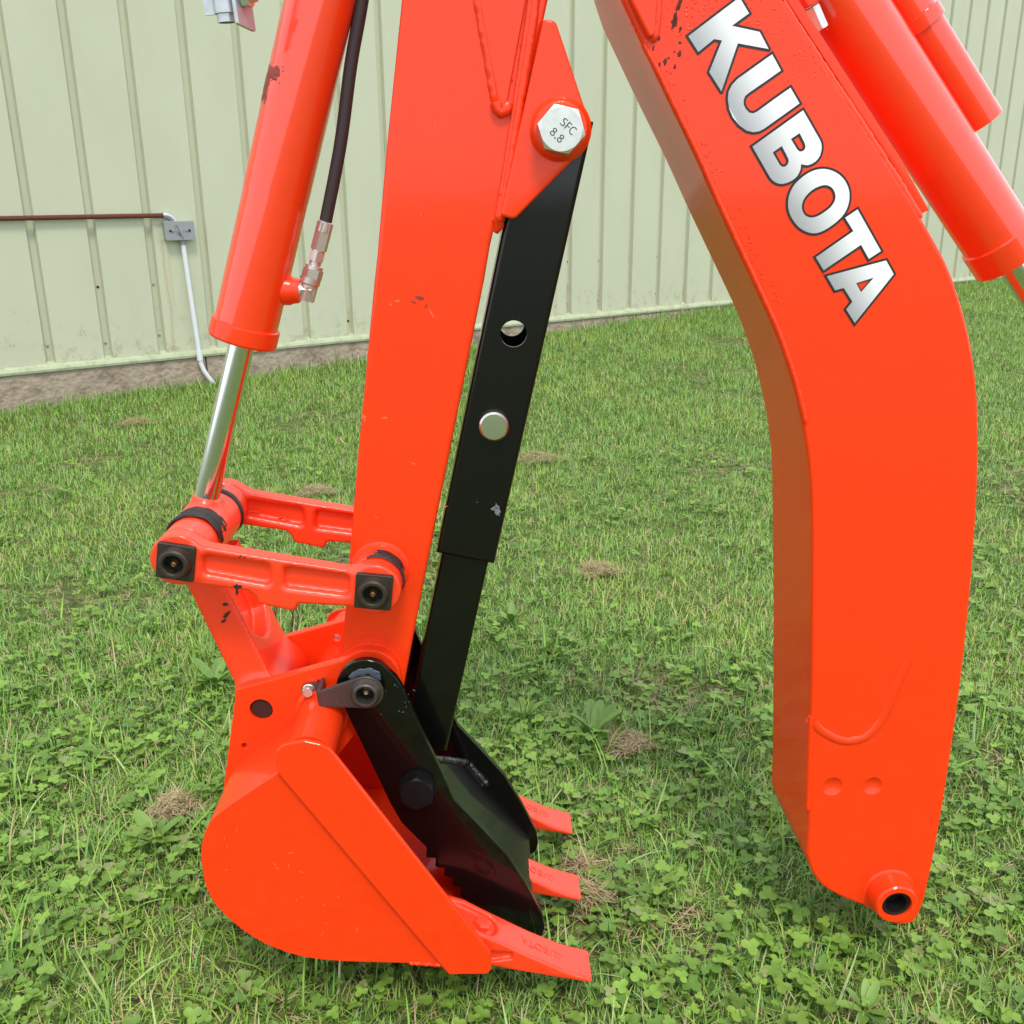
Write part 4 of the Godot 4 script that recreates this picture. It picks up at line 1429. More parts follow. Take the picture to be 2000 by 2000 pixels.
	lathe(sl, v3(pp, -0.0615), Vector3(0, 0, 1), [Vector2(0, 0), Vector2(0.046, 0), Vector2(0.046, 0.123), Vector2(0.044, 0.1235), Vector2(0, 0.1235)], 48)
	put("pivot_sleeve", sl.mesh(35), M.paint, bucket)
	# lip and teeth
	var lip := Soup.new()
	prism(lip, fillet(PackedVector2Array([Vector2(-0.0215, 0.0817), Vector2(0.0512, 0.0745), Vector2(0.0858, 0.0641), Vector2(0.0843, 0.0555), Vector2(0.0508, 0.0599), Vector2(-0.0219, 0.0697)]), 0.002, 2), -0.1915, 0.1868, 0.001, [], 2)
	put("cutting_edge", lip.mesh(28), M.paint, bucket)
	var tp := PackedVector2Array([Vector2(0.012, 0.1418), Vector2(0.0356, 0.1362), Vector2(0.0526, 0.1307), Vector2(0.0766, 0.1158), Vector2(0.1069, 0.0981), Vector2(0.1442, 0.0758), Vector2(0.1853, 0.0531), Vector2(0.2261, 0.0375), Vector2(0.2276, 0.034), Vector2(0.222, 0.0333), Vector2(0.1876, 0.0391), Vector2(0.126, 0.0521), Vector2(0.0879, 0.0636), Vector2(0.0374, 0.0719), Vector2(0.01, 0.0812)])
	var hw := 0.029
	var tipx := (Vector2(0.2276, 0.0344)).x
	var rootx := (Vector2(0.0356, 0.1362)).x
	var bolt_at := Vector2(0.0837, 0.1123)
	var ta := Vector2(0.0526, 0.1307)
	var tb := Vector2(0.1069, 0.0981)
	var tdir := (tb - ta).normalized()
	var tn := Vector2(-tdir.y, tdir.x)
	var f := func(p: Vector3) -> float:
		var q := Vector2(p.x, p.y)
		var d2 := d_poly(q, tp)
		# slightly waisted towards the tip, with a flared tip
		var u := clampf((q.x - rootx) / (tipx - rootx), 0.0, 1.0)
		var hwu := hw * (1.0 - 0.12 * sin(u * PI))
		var d := d_ext(d2, p.z, -hwu, hwu, 0.0032)
		# bolt pocket open towards the bucket
		var al := (q - ta).dot(tdir)
		var up := (q - ta).dot(tn)
		var pk := Vector2(maxf(0.0, al - 0.034), p.z).length() - 0.0185
		var slot := maxf(pk, -0.0075 - up)
		d = smax(d, -slot, 0.003)
		# notch in each flank beside the lip
		var notch := maxf(maxf(absf(q.x - (rootx + 0.052)) - 0.03, absf(q.y - (Vector2(0.0881, 0.079)).y) - 0.009 + (q.x - rootx - 0.05) * 0.12), (hwu - 0.006) - absf(p.z))
		return smax(d, -notch, 0.003)
	var lo := Vector3(rootx - 0.03, (Vector2(0.222, 0.032)).y - 0.006, -hw - 0.005)
	var hi := Vector3(tipx + 0.006, (Vector2(0.012, 0.1418)).y + 0.006, hw + 0.005)
	var tm := nets(f, lo, hi, 0.0022)
	var words := ["near", "middle", "far"]
	var zs := [0.162, 0, -0.162]
	for k in 3:
		var o := put("tooth", tm, M.cast, bucket)
		o.position.z = zs[k]
		tag(o, words[k] + " orange bucket tooth, a forged wedge")
		var hbx := Soup.new()
		var at := ta + tdir * 0.031 - tn * 0.0085
		hex_body(hbx, Vector3(at.x, at.y, zs[k]), Vector3(tn.x, tn.y, 0), 0.0118, 0.0075, 0.3)
		put("tooth_bolt", hbx.mesh(22), M.cast, bucket)
		var la := Vector2(0.1442, 0.0758)
		var lb := Vector2(0.1853, 0.0526)
		var ld := (lb - la).normalized()
		var ln := Vector2(-ld.y, ld.x)
		var mid := la.lerp(lb, 0.4) + ln * 0.0002
		# letters read from the tip towards the bucket
		var bx := Vector3(-ld.x, -ld.y, 0)
		var bz := Vector3(ln.x, ln.y, 0)
		lettering("casting_mark", "KUBOTA", 0.0125, Vector3(mid.x, mid.y, zs[k]), 0.0, M.cast, bucket, 0.0009, Basis(bx, bz.cross(bx), bz))

func build_thumb():
	var pp := Vector2(-0.0697, 0.4432)
	var o := PackedVector2Array()
	for k in 17:
		var a := lerpf(PI + 0.55, 1.05, k / 16.0)
		o.append(pp + Vector2(cos(a), sin(a)) * 0.0405)
	for q in PackedVector2Array([Vector2(-0.0407, 0.4688), Vector2(-0.0305, 0.4567), Vector2(-0.0236, 0.4438), Vector2(-0.0016, 0.382), Vector2(0.0232, 0.3168), Vector2(0.0401, 0.2702), Vector2(0.0739, 0.2288), Vector2(0.1119, 0.1789), Vector2(0.1399, 0.1245)]): o.append(q)
	for q in fillet(PackedVector2Array([Vector2(0.1399, 0.1245), Vector2(0.1626, 0.0743), Vector2(0.1664, 0.0507), Vector2(0.1605, 0.0272), Vector2(0.1337, 0.0316), Vector2(0.1078, 0.0469)]), [0.0, 0.02, 0.014, 0.016, 0.02, 0], 5): o.append(q)
	for q in PackedVector2Array([Vector2(0.0749, 0.073), Vector2(0.0569, 0.0949), Vector2(0.0448, 0.1085), Vector2(0.0466, 0.1234), Vector2(0.0346, 0.1263), Vector2(0.0361, 0.1402), Vector2(0.0231, 0.1436), Vector2(0.0249, 0.1561), Vector2(0.0113, 0.1599), Vector2(0.0125, 0.1736), Vector2(-0.0011, 0.1756), Vector2(0.0002, 0.1918), Vector2(-0.0331, 0.2338), Vector2(-0.0466, 0.2639), Vector2(-0.0844, 0.3685)]): o.append(q)
	var cs := Soup.new()
	# cross plate between the two thumb plates
	var ca := Vector2(0.0545, 0.2037)
	var cb := Vector2(0.151, 0.0693)
	var cd := (cb - ca).normalized()
	var cn := Vector2(-cd.y, cd.x)
	var na := Vector2(0.0032, 0.3638)
	# its upper edge is cut aslant: higher at the near plate
	var near_top := ca + cd * (na - ca).dot(cd)
	var f0 := v3(ca, -0.0915)
	var n0 := v3(near_top, 0.0915)
	var f1 := v3(cb, -0.0915)
	var n1 := v3(cb, 0.0915)
	var dn := v3(cn, 0) * -0.012
	cs.quad(n0, n1, f1, f0)
	cs.quad(f0 + dn, f1 + dn, n1 + dn, n0 + dn)
	cs.quad(f0, f0 + dn, n0 + dn, n0)
	cs.quad(n1, n1 + dn, f1 + dn, f1)
	cs.quad(n0, n0 + dn, n1 + dn, n1)
	cs.quad(f1, f1 + dn, f0 + dn, f0)
	var thumb := put("thumb", cs.mesh(28), M.black, hoe)
	tag(thumb, "glossy black bucket thumb of two serrated plates with a cross plate")
	for zz in [[0.091, 0.103], [-0.103, -0.091]]:
		var s := Soup.new()
		prism(s, o, zz[0], zz[1], 0.0014, [], 3)
		put("thumb_plate", s.mesh(26), M.black, thumb)
	var hb := Soup.new()
	var bc := Vector2(-0.0091, 0.29)
	lathe(hb, v3(bc, 0.103), Vector3(0, 0, 1), [Vector2(0.026, 0), Vector2(0.026, 0.0015), Vector2(0, 0.0015)], 36)
	hex_body(hb, v3(bc, 0.104), Vector3(0, 0, 1), 0.0253, 0.016, 0.5)
	var bolt := put("thumb_bolt", hb.mesh(22), M.black_bolt, thumb)
	tag(bolt, "dark hexagon bolt head on the near thumb plate")
	var w := Soup.new()
	weld(w, n0.lerp(f0, 0.04), n0.lerp(f0, 0.98), 0.0055, 0.001)
	weld(w, v3(ca + cn * 0.001, -0.089), v3(ca.lerp(cb, 0.3) + cn * 0.001, -0.089), 0.005, 0.0009)
	weld(w, n0.lerp(n1, 0.02) + v3(cn, 0) * 0.001, n0.lerp(n1, 0.4) + v3(cn, 0) * 0.001, 0.0045, 0.0009)
	put("weld_bead", w.mesh(60), M.black_weld, thumb)
	# smeared grey grease above the pin
	var gz := Soup.new()
	for q in [[Vector2(-0.0775, 0.4663), 0.011, 0.005, 0.2], [Vector2(-0.0647, 0.4676), 0.012, 0.0045, -0.15], [Vector2(-0.0563, 0.4614), 0.008, 0.006, -0.7], [Vector2(-0.0864, 0.462), 0.007, 0.0035, 0.6]]:
		flake(gz, q[0], q[1], q[2], q[3], 0.1038 + rng.randf_range(0.0, 0.0006), 0.0012, 18, 0.28)
	for k in 14:
		flake(gz, Vector2(-0.0378, 0.4289) + Vector2(rng.randf_range(-0.02, 0.03), rng.randf_range(-0.03, 0.02)), rng.randf_range(0.0004, 0.0016), rng.randf_range(0.0004, 0.001), rng.randf() * 3.0, 0.1033, 0.0003, 8)
	put("grease_smear", gz.mesh(60), M.grease_grey, thumb)
	# pin keeper: a bent strap with a socketed boss
	var kp := Soup.new()
	var kc := pp
	var ko := PackedVector2Array()
	for k in 13:
		var a := lerpf(1.95, -1.57, k / 12.0)
		ko.append(kc + Vector2(cos(a), sin(a)) * 0.0232)
	for q in fillet(PackedVector2Array([Vector2(-0.1208, 0.4196), Vector2(-0.1287, 0.4212), Vector2(-0.1318, 0.4453), Vector2(-0.1296, 0.4475)]), [0.004, 0.008, 0.002, 0.002], 4): ko.append(q)
	prism(kp, ko, 0.11, 0.116, 0.0012, [disc(kc, 0.0118, 26)], 3)
	lathe(kp, v3(kc, 0.1158), Vector3(0, 0, 1), [Vector2(0.0205, 0), Vector2(0.0185, 0.0035), Vector2(0.0165, 0.0085), Vector2(0.0148, 0.0098), Vector2(0.0125, 0.0095), Vector2(0.0116, 0.0075), Vector2(0.0113, -0.012)], 40)
	# the strap steps back to the ear
	var ja := Vector2(-0.1317, 0.4461)
	var jb := Vector2(-0.1287, 0.422)
	var jw := ja.distance_to(jb)
	var jd := (jb - ja).normalized()
	var xf := Transform3D(Basis(v3(jd, 0), Vector3(0, 0, 1), v3(jd, 0).cross(Vector3(0, 0, 1))), v3(ja, 0))
	prism(kp, PackedVector2Array([Vector2(0, 0.079), Vector2(jw * 0.72, 0.079), Vector2(jw * 0.98, 0.1155), Vector2(0, 0.1155)]), -0.003, 0.003, 0.001, [], 2, xf)
	prism(kp, fillet(PackedVector2Array([Vector2(-0.1605, 0.4349), Vector2(-0.1547, 0.4393), Vector2(-0.1334, 0.4412), Vector2(-0.132, 0.4328), Vector2(-0.1392, 0.4175), Vector2(-0.1589, 0.4202)]), 0.004, 4), 0.0775, 0.083, 0.001, [], 2)
	lathe(kp, v3(kc, 0.103), Vector3(0, 0, 1), [Vector2(0, 0), Vector2(0.0185, 0), Vector2(0.0185, 0.008)], 36)
	var keeper := put("pin_keeper", kp.mesh(28), M.keeper, thumb)
	tag(keeper, "bare grey steel keeper strap holding the pivot pin")
	var so := Soup.new()
	lathe(so, v3(kc, 0.107), Vector3(0, 0, 1), [Vector2(0.0118, 0.002), Vector2(0.0118, 0), Vector2(0, 0)], 26)
	put("pin_socket", so.mesh(28), M.socket, thumb)
	var np := Soup.new()
	lathe(np, v3(kc + Vector2(0.0006, 0.001), 0.107), Vector3(0, 0, 1), [Vector2(0.0044, 0), Vector2(0.0044, 0.004), Vector2(0.0028, 0.006), Vector2(0.0026, 0.009), Vector2(0.0032, 0.0105), Vector2(0.002, 0.0118), Vector2(0, 0.0112)], 16)
	put("grease_nipple", np.mesh(35), M.pale_nipple, thumb)
	var kb := Soup.new()
	var kbc := Vector2(-0.1505, 0.4319)
	lathe(kb, v3(kbc, 0.083), Vector3(0, 0, 1), [Vector2(0.0085, 0), Vector2(0.0085, 0.0012), Vector2(0.0072, 0.002)], 24)
	hex_body(kb, v3(kbc, 0.084), Vector3(0, 0, 1), 0.0072, 0.0085, 0.4)
	put("keeper_bolt", kb.mesh(22), M.zinc, thumb)
	# strut from the dipper lug to the thumb: a square tube sliding in a larger one
	var ta := Vector2(0.1842, 1.1486)
	var tb := Vector2(0.0624, 0.6037)
	var td := (tb - ta).normalized()
	var tn := Vector2(-td.y, td.x)
	var rect := func(a: Vector2, b: Vector2, h: float) -> PackedVector2Array: return PackedVector2Array([a - tn * h, b - tn * h, b + tn * h, a + tn * h])
	var ot := Soup.new()
	var h1 := Vector2(0.128, 0.898)
	var h2 := Vector2(0.1022, 0.784)
	prism(ot, rect.call(ta, tb, 0.039), -0.0525, 0.0525, 0.006, [disc(h1, 0.0163, 36)], 5, Transform3D.IDENTITY, [], 0.006)
	var strut := put("thumb_strut", ot.mesh(26), M.black, hoe)
	tag(strut, "glossy black square tube strut with a round hole and a plated pin")
	var it := Soup.new()
	var ia := tb - td * 0.02
	var ib := Vector2(0.0001, 0.3149)
	ib = tb + td * (ib - tb).dot(td)
	prism(it, rect.call(ia, ib, 0.0315), -0.045, 0.045, 0.005, [], 4)
	put("inner_tube", it.mesh(26), M.black, strut)
	var sp := Soup.new()
	lathe(sp, v3(h2, -0.07), Vector3(0, 0, 1), [Vector2(0, 0), Vector2(0.0182, 0), Vector2(0.0185, 0.1315), Vector2(0.0162, 0.134), Vector2(0, 0.1342)], 44)
	put("strut_pin", sp.mesh(30), M.pin, strut)
	var sm := Soup.new()
	for q in [[Vector2(0.1051, 0.6713), 0.0035, 0.008, 0.25], [Vector2(0.1018, 0.6734), 0.005, 0.0025, 0.2], [Vector2(0.0794, 0.6821), 0.0008, 0.0005, 0.0]]:
		flake(sm, q[0], q[1], q[2], q[3], 0.0529, 0.0003, 14, 0.3)
	put("smudge", sm.mesh(60), M.smear, strut)

func letter_face(called: String, outer: PackedVector2Array, holes: Array, z: float, mat, parent: Node, base := Vector2.ZERO, up := Vector2.UP, h := 1.0):
	var s := Soup.new()
	cap(s, keyhole(outer, holes) if holes else ccw(outer), z, true)
	var n := s.t.size()
	var vs := PackedVector3Array()
	var uv := PackedVector2Array()
	var ns := PackedVector3Array()
	var along := Vector2(up.y, -up.x)
	for i in range(0, n, 3):
		for j in [0, 2, 1]:
			var p := s.t[i + j]
			vs.append(p)
			ns.append(Vector3(0, 0, 1))
			var q := Vector2(p.x, p.y) - base
			uv.append(Vector2(q.dot(along) / h, 1.0 - q.dot(up) / h))
	var arr := []
	arr.resize(Mesh.ARRAY_MAX)
	arr[Mesh.ARRAY_VERTEX] = vs
	arr[Mesh.ARRAY_NORMAL] = ns
	arr[Mesh.ARRAY_TEX_UV] = uv
	var m := ArrayMesh.new()
	m.add_surface_from_arrays(Mesh.PRIMITIVE_TRIANGLES, arr)
	put(called, m, mat, parent)

func build_boom():
	var zf := 0.095
	var left := PackedVector2Array()
	for q in PackedVector2Array([Vector2(0.1702, 1.4535), Vector2(0.2082, 1.3542)]): left.append(q)
	for q in curve(PackedVector2Array([Vector2(0.2449, 1.2583), Vector2(0.2669, 1.2178), Vector2(0.2855, 1.1837), Vector2(0.3027, 1.1529), Vector2(0.3309, 1.103), Vector2(0.3595, 1.0484), Vector2(0.3923, 0.988), Vector2(0.4171, 0.9428), Vector2(0.4396, 0.8998), Vector2(0.4633, 0.844), Vector2(0.4805, 0.7912), Vector2(0.4922, 0.7437), Vector2(0.499, 0.7037), Vector2(0.5048, 0.6527), Vector2(0.5117, 0.5717), Vector2(0.5209, 0.4611), Vector2(0.5295, 0.3443), Vector2(0.5374, 0.2343), Vector2(0.5404, 0.1633)]), 4): left.append(q)
	for q in curve(PackedVector2Array([Vector2(0.5404, 0.1633), Vector2(0.5518, 0.1307), Vector2(0.5708, 0.1048), Vector2(0.6027, 0.084), Vector2(0.6547, 0.0591), Vector2(0.6842, 0.0355), Vector2(0.7109, 0.0403), Vector2(0.7216, 0.0764)]), 4).slice(1): left.append(q)
	for q in curve(PackedVector2Array([Vector2(0.7216, 0.0764), Vector2(0.7274, 0.2164), Vector2(0.7266, 0.4344), Vector2(0.7167, 0.6322), Vector2(0.7027, 0.7672), Vector2(0.6819, 0.8689), Vector2(0.6443, 0.9626), Vector2(0.598, 1.0321), Vector2(0.5628, 1.0791)]), 4).slice(1): left.append(q)
	for q in PackedVector2Array([Vector2(0.4198, 1.2578), Vector2(0.3416, 1.3634), Vector2(0.2791, 1.4535)]): left.append(q)
	var s := Soup.new()
	var bowls := [[Vector2(0.5677, 0.2736), 0.0145, 0.0055], [Vector2(0.6239, 0.2732), 0.0138, 0.0055]]
	prism(s, left, -0.09, zf, 0.0045, [], 4, Transform3D.IDENTITY, bowls)
	var boom := put("boom", s.mesh(28), M.paint, hoe)
	tag(boom, "curved orange boom with large silver lettering at the right")
	# top cover plate, set in between the side plates and standing a little proud of them
	var c := Soup.new()
	var cv := PackedVector2Array()
	for q in PackedVector2Array([Vector2(0.2711, 1.459), Vector2(0.421, 1.2655), Vector2(0.5655, 1.0856), Vector2(0.6014, 1.0357)]): cv.append(q)
	for q in PackedVector2Array([Vector2(0.6111, 1.0402), Vector2(0.5715, 1.0955), Vector2(0.4394, 1.2604), Vector2(0.2974, 1.459)]): cv.append(q)
	prism(c, cv, -0.079, 0.084, 0.0015, [], 2)
	put("cover_plate", c.mesh(28), M.paint, boom)
	# doubler at the head of the boom
	var d := Soup.new()
	prism(d, fillet(PackedVector2Array([Vector2(0.1751, 1.4518), Vector2(0.2522, 1.2574), Vector2(0.2744, 1.2196), Vector2(0.2805, 1.2216), Vector2(0.2824, 1.2573), Vector2(0.3042, 1.4519)]), [0, 0.005, 0.005, 0.005, 0.01, 0], 4), zf - 0.002, 0.107, 0.003, [], 3)
	put("doubler_plate", d.mesh(28), M.paint, boom)
	var w := Soup.new()
	var seam := curve(PackedVector2Array([Vector2(0.2676, 1.2132), Vector2(0.2867, 1.1824), Vector2(0.3039, 1.1516), Vector2(0.3321, 1.1019), Vector2(0.3607, 1.0473), Vector2(0.3936, 0.9869), Vector2(0.4184, 0.9416), Vector2(0.4409, 0.8985), Vector2(0.4646, 0.8427), Vector2(0.4818, 0.7899)]), 3)
	var sp := []
	for q in seam: sp.append(v3(q + Vector2(0.0032, 0.0012), zf - 0.0003))
	weld_path(w, sp, 0.0034)
	weld_path(w, [v3(Vector2(0.2831, 1.2729), zf), v3(Vector2(0.2836, 1.2483), zf), v3(Vector2(0.2823, 1.2233), zf), v3(Vector2(0.2775, 1.2182), zf)], 0.0052)
	var lip := []
	for q in PackedVector2Array([Vector2(0.4189, 1.2558), Vector2(0.464, 1.1997), Vector2(0.5158, 1.1362), Vector2(0.5631, 1.0769), Vector2(0.5983, 1.0304)]): lip.append(v3(q, 0.089))
	weld_path(w, lip, 0.0055)
	var low := []
	for q in PackedVector2Array([Vector2(0.5281, 0.3839), Vector2(0.5316, 0.3201), Vector2(0.537, 0.2343)]): low.append(v3(q, zf - 0.002))
	weld_path(w, low, 0.0042)
	var arc := []
	for q in curve(PackedVector2Array([Vector2(0.5308, 0.3768), Vector2(0.5431, 0.3623), Vector2(0.5665, 0.3483), Vector2(0.585, 0.3448), Vector2(0.6064, 0.3515), Vector2(0.6238, 0.3734), Vector2(0.6333, 0.4006), Vector2(0.6399, 0.4284), Vector2(0.6513, 0.4663)]), 4): arc.append(v3(q, zf - 0.0065))
	tube(w, arc, 0.009, 20, 0.015)
	for k in 60:
		var f := rng.randf()
		var q := (Vector2(0.2732, 1.2132)).lerp(Vector2(0.4478, 0.9079), f) + Vector2(rng.randf_range(-0.002, 0.012), rng.randf_range(-0.006, 0.006) + 0.006 * sin(f * 3.0))
		lathe(w, v3(q, zf), Vector3(0, 0, 1), [Vector2(0, 0), Vector2(0.001, 0), Vector2(0.0009, 0.0008), Vector2(0, 0.0013)], 6)
	put("weld_bead", w.mesh(60), M.paint, boom)
	# blistered, chipped paint near the head
	var bl := Soup.new()
	for k in 330:
		var q := Vector2(0.3209, 1.2432) + Vector2(rng.randfn(0.0, 0.028), rng.randfn(0.008, 0.02))
		var r := rng.randf_range(0.0004, 0.0013)
		lathe(bl, v3(q, zf - 0.0001), Vector3(0, 0, 1), [Vector2(r, 0), Vector2(r * 0.8, r * 0.35), Vector2(0, r * 0.55)], 6, rng.randf())
	for k in 200:
		var q := (Vector2(0.3641, 1.2629)).lerp(Vector2(0.4656, 1.1816), rng.randf()) + Vector2(rng.randfn(0.0, 0.012), rng.randfn(0.0, 0.012))
		var r := rng.randf_range(0.0004, 0.0012)
		lathe(bl, v3(q, zf - 0.0001), Vector3(0, 0, 1), [Vector2(r, 0), Vector2(r * 0.8, r * 0.35), Vector2(0, r * 0.55)], 6, rng.randf())
	put("paint_blisters", bl.mesh(60), M.paint, boom).set_meta("kind", "stuff")
	var ch := Soup.new()
	for q in [[Vector2(0.3081, 1.2556), 0.002, 0.005], [Vector2(0.3067, 1.2512), 0.0022, 0.004], [Vector2(0.3038, 1.2412), 0.0024, 0.0055], [Vector2(0.3024, 1.2362), 0.0032, 0.005], [Vector2(0.3014, 1.2322), 0.0016, 0.003], [Vector2(0.3099, 1.2297), 0.0013, 0.0028], [Vector2(0.31, 1.2161), 0.0018, 0.0012], [Vector2(0.3099, 1.2054), 0.0018, 0.003], [Vector2(0.2946, 1.1973), 0.0024, 0.0032], [Vector2(0.2983, 1.2009), 0.0012, 0.0012], [Vector2(0.288, 1.1932), 0.0016, 0.0036], [Vector2(0.3055, 1.1921), 0.0014, 0.0022], [Vector2(0.2793, 1.2283), 0.0014, 0.0012], [Vector2(0.2837, 1.2303), 0.0016, 0.0032], [Vector2(0.2874, 1.2212), 0.0014, 0.0026], [Vector2(0.3042, 1.2075), 0.001, 0.001], [Vector2(0.2811, 1.2111), 0.0012, 0.0026], [Vector2(0.2826, 1.2433), 0.001, 0.003]]:
		flake(ch, q[0], q[1], q[2], -0.25, zf + 0.0004, 0.0006, 12, 0.4)
	put("paint_chips", ch.mesh(60), M.chip, boom)
	# the lettering: six letters cut from silver foil on a dark outline
	var base := Vector2(0.3178, 1.2236)
	var along := (Vector2(0.5316, 0.9089) - base).normalized()
	var up := Vector2(-along.y, along.x)
	var L := {
		"K": [PackedVector2Array([Vector2(0.3186, 1.2227), Vector2(0.372, 1.2603), Vector2(0.3833, 1.2448), Vector2(0.3654, 1.2327), Vector2(0.3961, 1.2266), Vector2(0.4072, 1.2097), Vector2(0.3731, 1.2154), Vector2(0.358, 1.1673), Vector2(0.3434, 1.1869), Vector2(0.3556, 1.2183), Vector2(0.3468, 1.2197), Vector2(0.3304, 1.2069)]), []],
		"U": [PackedVector2Array([Vector2(0.4115, 1.2044), Vector2(0.4224, 1.1881), Vector2(0.4054, 1.1767), Vector2(0.3885, 1.1655), Vector2(0.3846, 1.1622), Vector2(0.3832, 1.1579), Vector2(0.3837, 1.1536), Vector2(0.3861, 1.1492), Vector2(0.3905, 1.1453), Vector2(0.3947, 1.1445), Vector2(0.3993, 1.1464), Vector2(0.4162, 1.1583), Vector2(0.4344, 1.1706), Vector2(0.4458, 1.1546), Vector2(0.4275, 1.1419), Vector2(0.4089, 1.129), Vector2(0.4032, 1.126), Vector2(0.3961, 1.125), Vector2(0.3888, 1.1267), Vector2(0.3801, 1.1322), Vector2(0.3725, 1.1405), Vector2(0.3678, 1.1493), Vector2(0.3656, 1.1596), Vector2(0.3661, 1.1672), Vector2(0.3692, 1.1736), Vector2(0.3747, 1.1795)]), []],
		"B": [PackedVector2Array([Vector2(0.3964, 1.1099), Vector2(0.4504, 1.1474), Vector2(0.4722, 1.1164), Vector2(0.4741, 1.1125), Vector2(0.4748, 1.1086), Vector2(0.4746, 1.1041), Vector2(0.4737, 1.1002), Vector2(0.4717, 1.0965), Vector2(0.4689, 1.0935), Vector2(0.4649, 1.0912), Vector2(0.4608, 1.0898), Vector2(0.4565, 1.0902), Vector2(0.4529, 1.091), Vector2(0.453, 1.0879), Vector2(0.4528, 1.0851), Vector2(0.4515, 1.0817), Vector2(0.4497, 1.0783), Vector2(0.4469, 1.0755), Vector2(0.4435, 1.0732), Vector2(0.4385, 1.071), Vector2(0.4334, 1.0699), Vector2(0.4292, 1.0703), Vector2(0.4254, 1.0716), Vector2(0.4219, 1.0739), Vector2(0.419, 1.0768)]), [PackedVector2Array([Vector2(0.4392, 1.1177), Vector2(0.4486, 1.1238), Vector2(0.4552, 1.1132), Vector2(0.4565, 1.1093), Vector2(0.4557, 1.1065), Vector2(0.4535, 1.1047), Vector2(0.4505, 1.1043), Vector2(0.4473, 1.1065)]), PackedVector2Array([Vector2(0.4197, 1.1036), Vector2(0.4296, 1.1103), Vector2(0.4379, 1.097), Vector2(0.4387, 1.0942), Vector2(0.4378, 1.0908), Vector2(0.4353, 1.0885), Vector2(0.432, 1.0882), Vector2(0.4288, 1.0903)])]],
		"O": [loop(PackedVector2Array([Vector2(0.479, 1.0858), Vector2(0.4883, 1.0841), Vector2(0.4978, 1.0794), Vector2(0.5052, 1.0723), Vector2(0.51, 1.0637), Vector2(0.5117, 1.0556), Vector2(0.5111, 1.0464), Vector2(0.5075, 1.0371), Vector2(0.4997, 1.0284), Vector2(0.4894, 1.0208), Vector2(0.4811, 1.0168), Vector2(0.4726, 1.0157), Vector2(0.4625, 1.0187), Vector2(0.454, 1.0246), Vector2(0.4472, 1.0329), Vector2(0.4431, 1.041), Vector2(0.4416, 1.0486), Vector2(0.4421, 1.0572), Vector2(0.4456, 1.0664), Vector2(0.4522, 1.0743), Vector2(0.4613, 1.0811), Vector2(0.4701, 1.0847)]), 2), [loop(PackedVector2Array([Vector2(0.4807, 1.0684), Vector2(0.4875, 1.0673), Vector2(0.4927, 1.0632), Vector2(0.4954, 1.0569), Vector2(0.4951, 1.0511), Vector2(0.4909, 1.0442), Vector2(0.4834, 1.0384), Vector2(0.4765, 1.0344), Vector2(0.4698, 1.033), Vector2(0.4636, 1.0348), Vector2(0.4595, 1.0392), Vector2(0.4577, 1.0456), Vector2(0.459, 1.0525), Vector2(0.4638, 1.0594), Vector2(0.4712, 1.0651)]), 2)]],
		"T": [PackedVector2Array([Vector2(0.5224, 1.0417), Vector2(0.5546, 0.9952), Vector2(0.5414, 0.9864), Vector2(0.5305, 1.0024), Vector2(0.4896, 0.9739), Vector2(0.479, 0.9888), Vector2(0.52, 1.0178), Vector2(0.5089, 1.0326)]), []],
		"A": [PackedVector2Array([Vector2(0.5619, 0.9846), Vector2(0.5726, 0.9689), Vector2(0.5325, 0.9126), Vector2(0.5205, 0.9288), Vector2(0.527, 0.9376), Vector2(0.5152, 0.9536), Vector2(0.5052, 0.9509), Vector2(0.4939, 0.9672)]), [PackedVector2Array([Vector2(0.5293, 0.959), Vector2(0.5494, 0.9651), Vector2(0.5361, 0.9486)])]]}
	var k := 0
	for ch1 in L:
		var outer: PackedVector2Array = ccw(L[ch1][0])
		var holes: Array = L[ch1][1]
		var big: PackedVector2Array = Geometry2D.offset_polygon(outer, 0.0026, Geometry2D.JOIN_MITER)[0]
		var small := []
		for h in holes:
			var r := Geometry2D.offset_polygon(ccw(h), -0.0026 if ch1 != "A" else -0.0014, Geometry2D.JOIN_ROUND)
			if r.size() > 0: small.append(r[0])
		letter_face("letter_outline", big, small, zf + 0.0005 + k * 0.00003, M.print_black, boom)
		letter_face("letter", outer, holes, zf + 0.001, M.silver, boom, base, up, 0.0745)
		k += 1
	# pivot boss at the foot
	var pc := Vector2(0.6666, 0.0958)
	var b := Soup.new()
	lathe(b, v3(pc, zf - 0.002), Vector3(0, 0, 1), [Vector2(0.04, 0), Vector2(0.034, 0.004), Vector2(0.0315, 0.014), Vector2(0.0305, 0.03), Vector2(0.0285, 0.0325), Vector2(0.0215, 0.0325), Vector2(0.0205, 0.03), Vector2(0.0205, 0.008)], 48)
	put("pivot_boss", b.mesh(30), M.paint, boom)
	var pn := Soup.new()
	lathe(pn, v3(pc, zf), Vector3(0, 0, 1), [Vector2(0.0206, 0.026), Vector2(0.018, 0.0275), Vector2(0.0155, 0.0265), Vector2(0.014, 0.018), Vector2(0.013, 0.006), Vector2(0, 0.006)], 40)
	put("pivot_pin", pn.mesh(30), M.socket, boom)
	# boom cylinder above the boom
	var a0 := v3(Vector2(0.3411, 1.4858), 0)
	var a1 := v3(Vector2(0.5157, 1.2737), 0)
	var ax := (a1 - a0).normalized()
	var cy := Soup.new()
	lathe(cy, a0, ax, [Vector2(0, 0), Vector2(0.042, 0), Vector2(0.042, 0.62), Vector2(0.045, 0.622), Vector2(0.045, 0.655), Vector2(0, 0.655)], 56)
	var bcyl := put("boom_cylinder", cy.mesh(30), M.gloss, hoe)
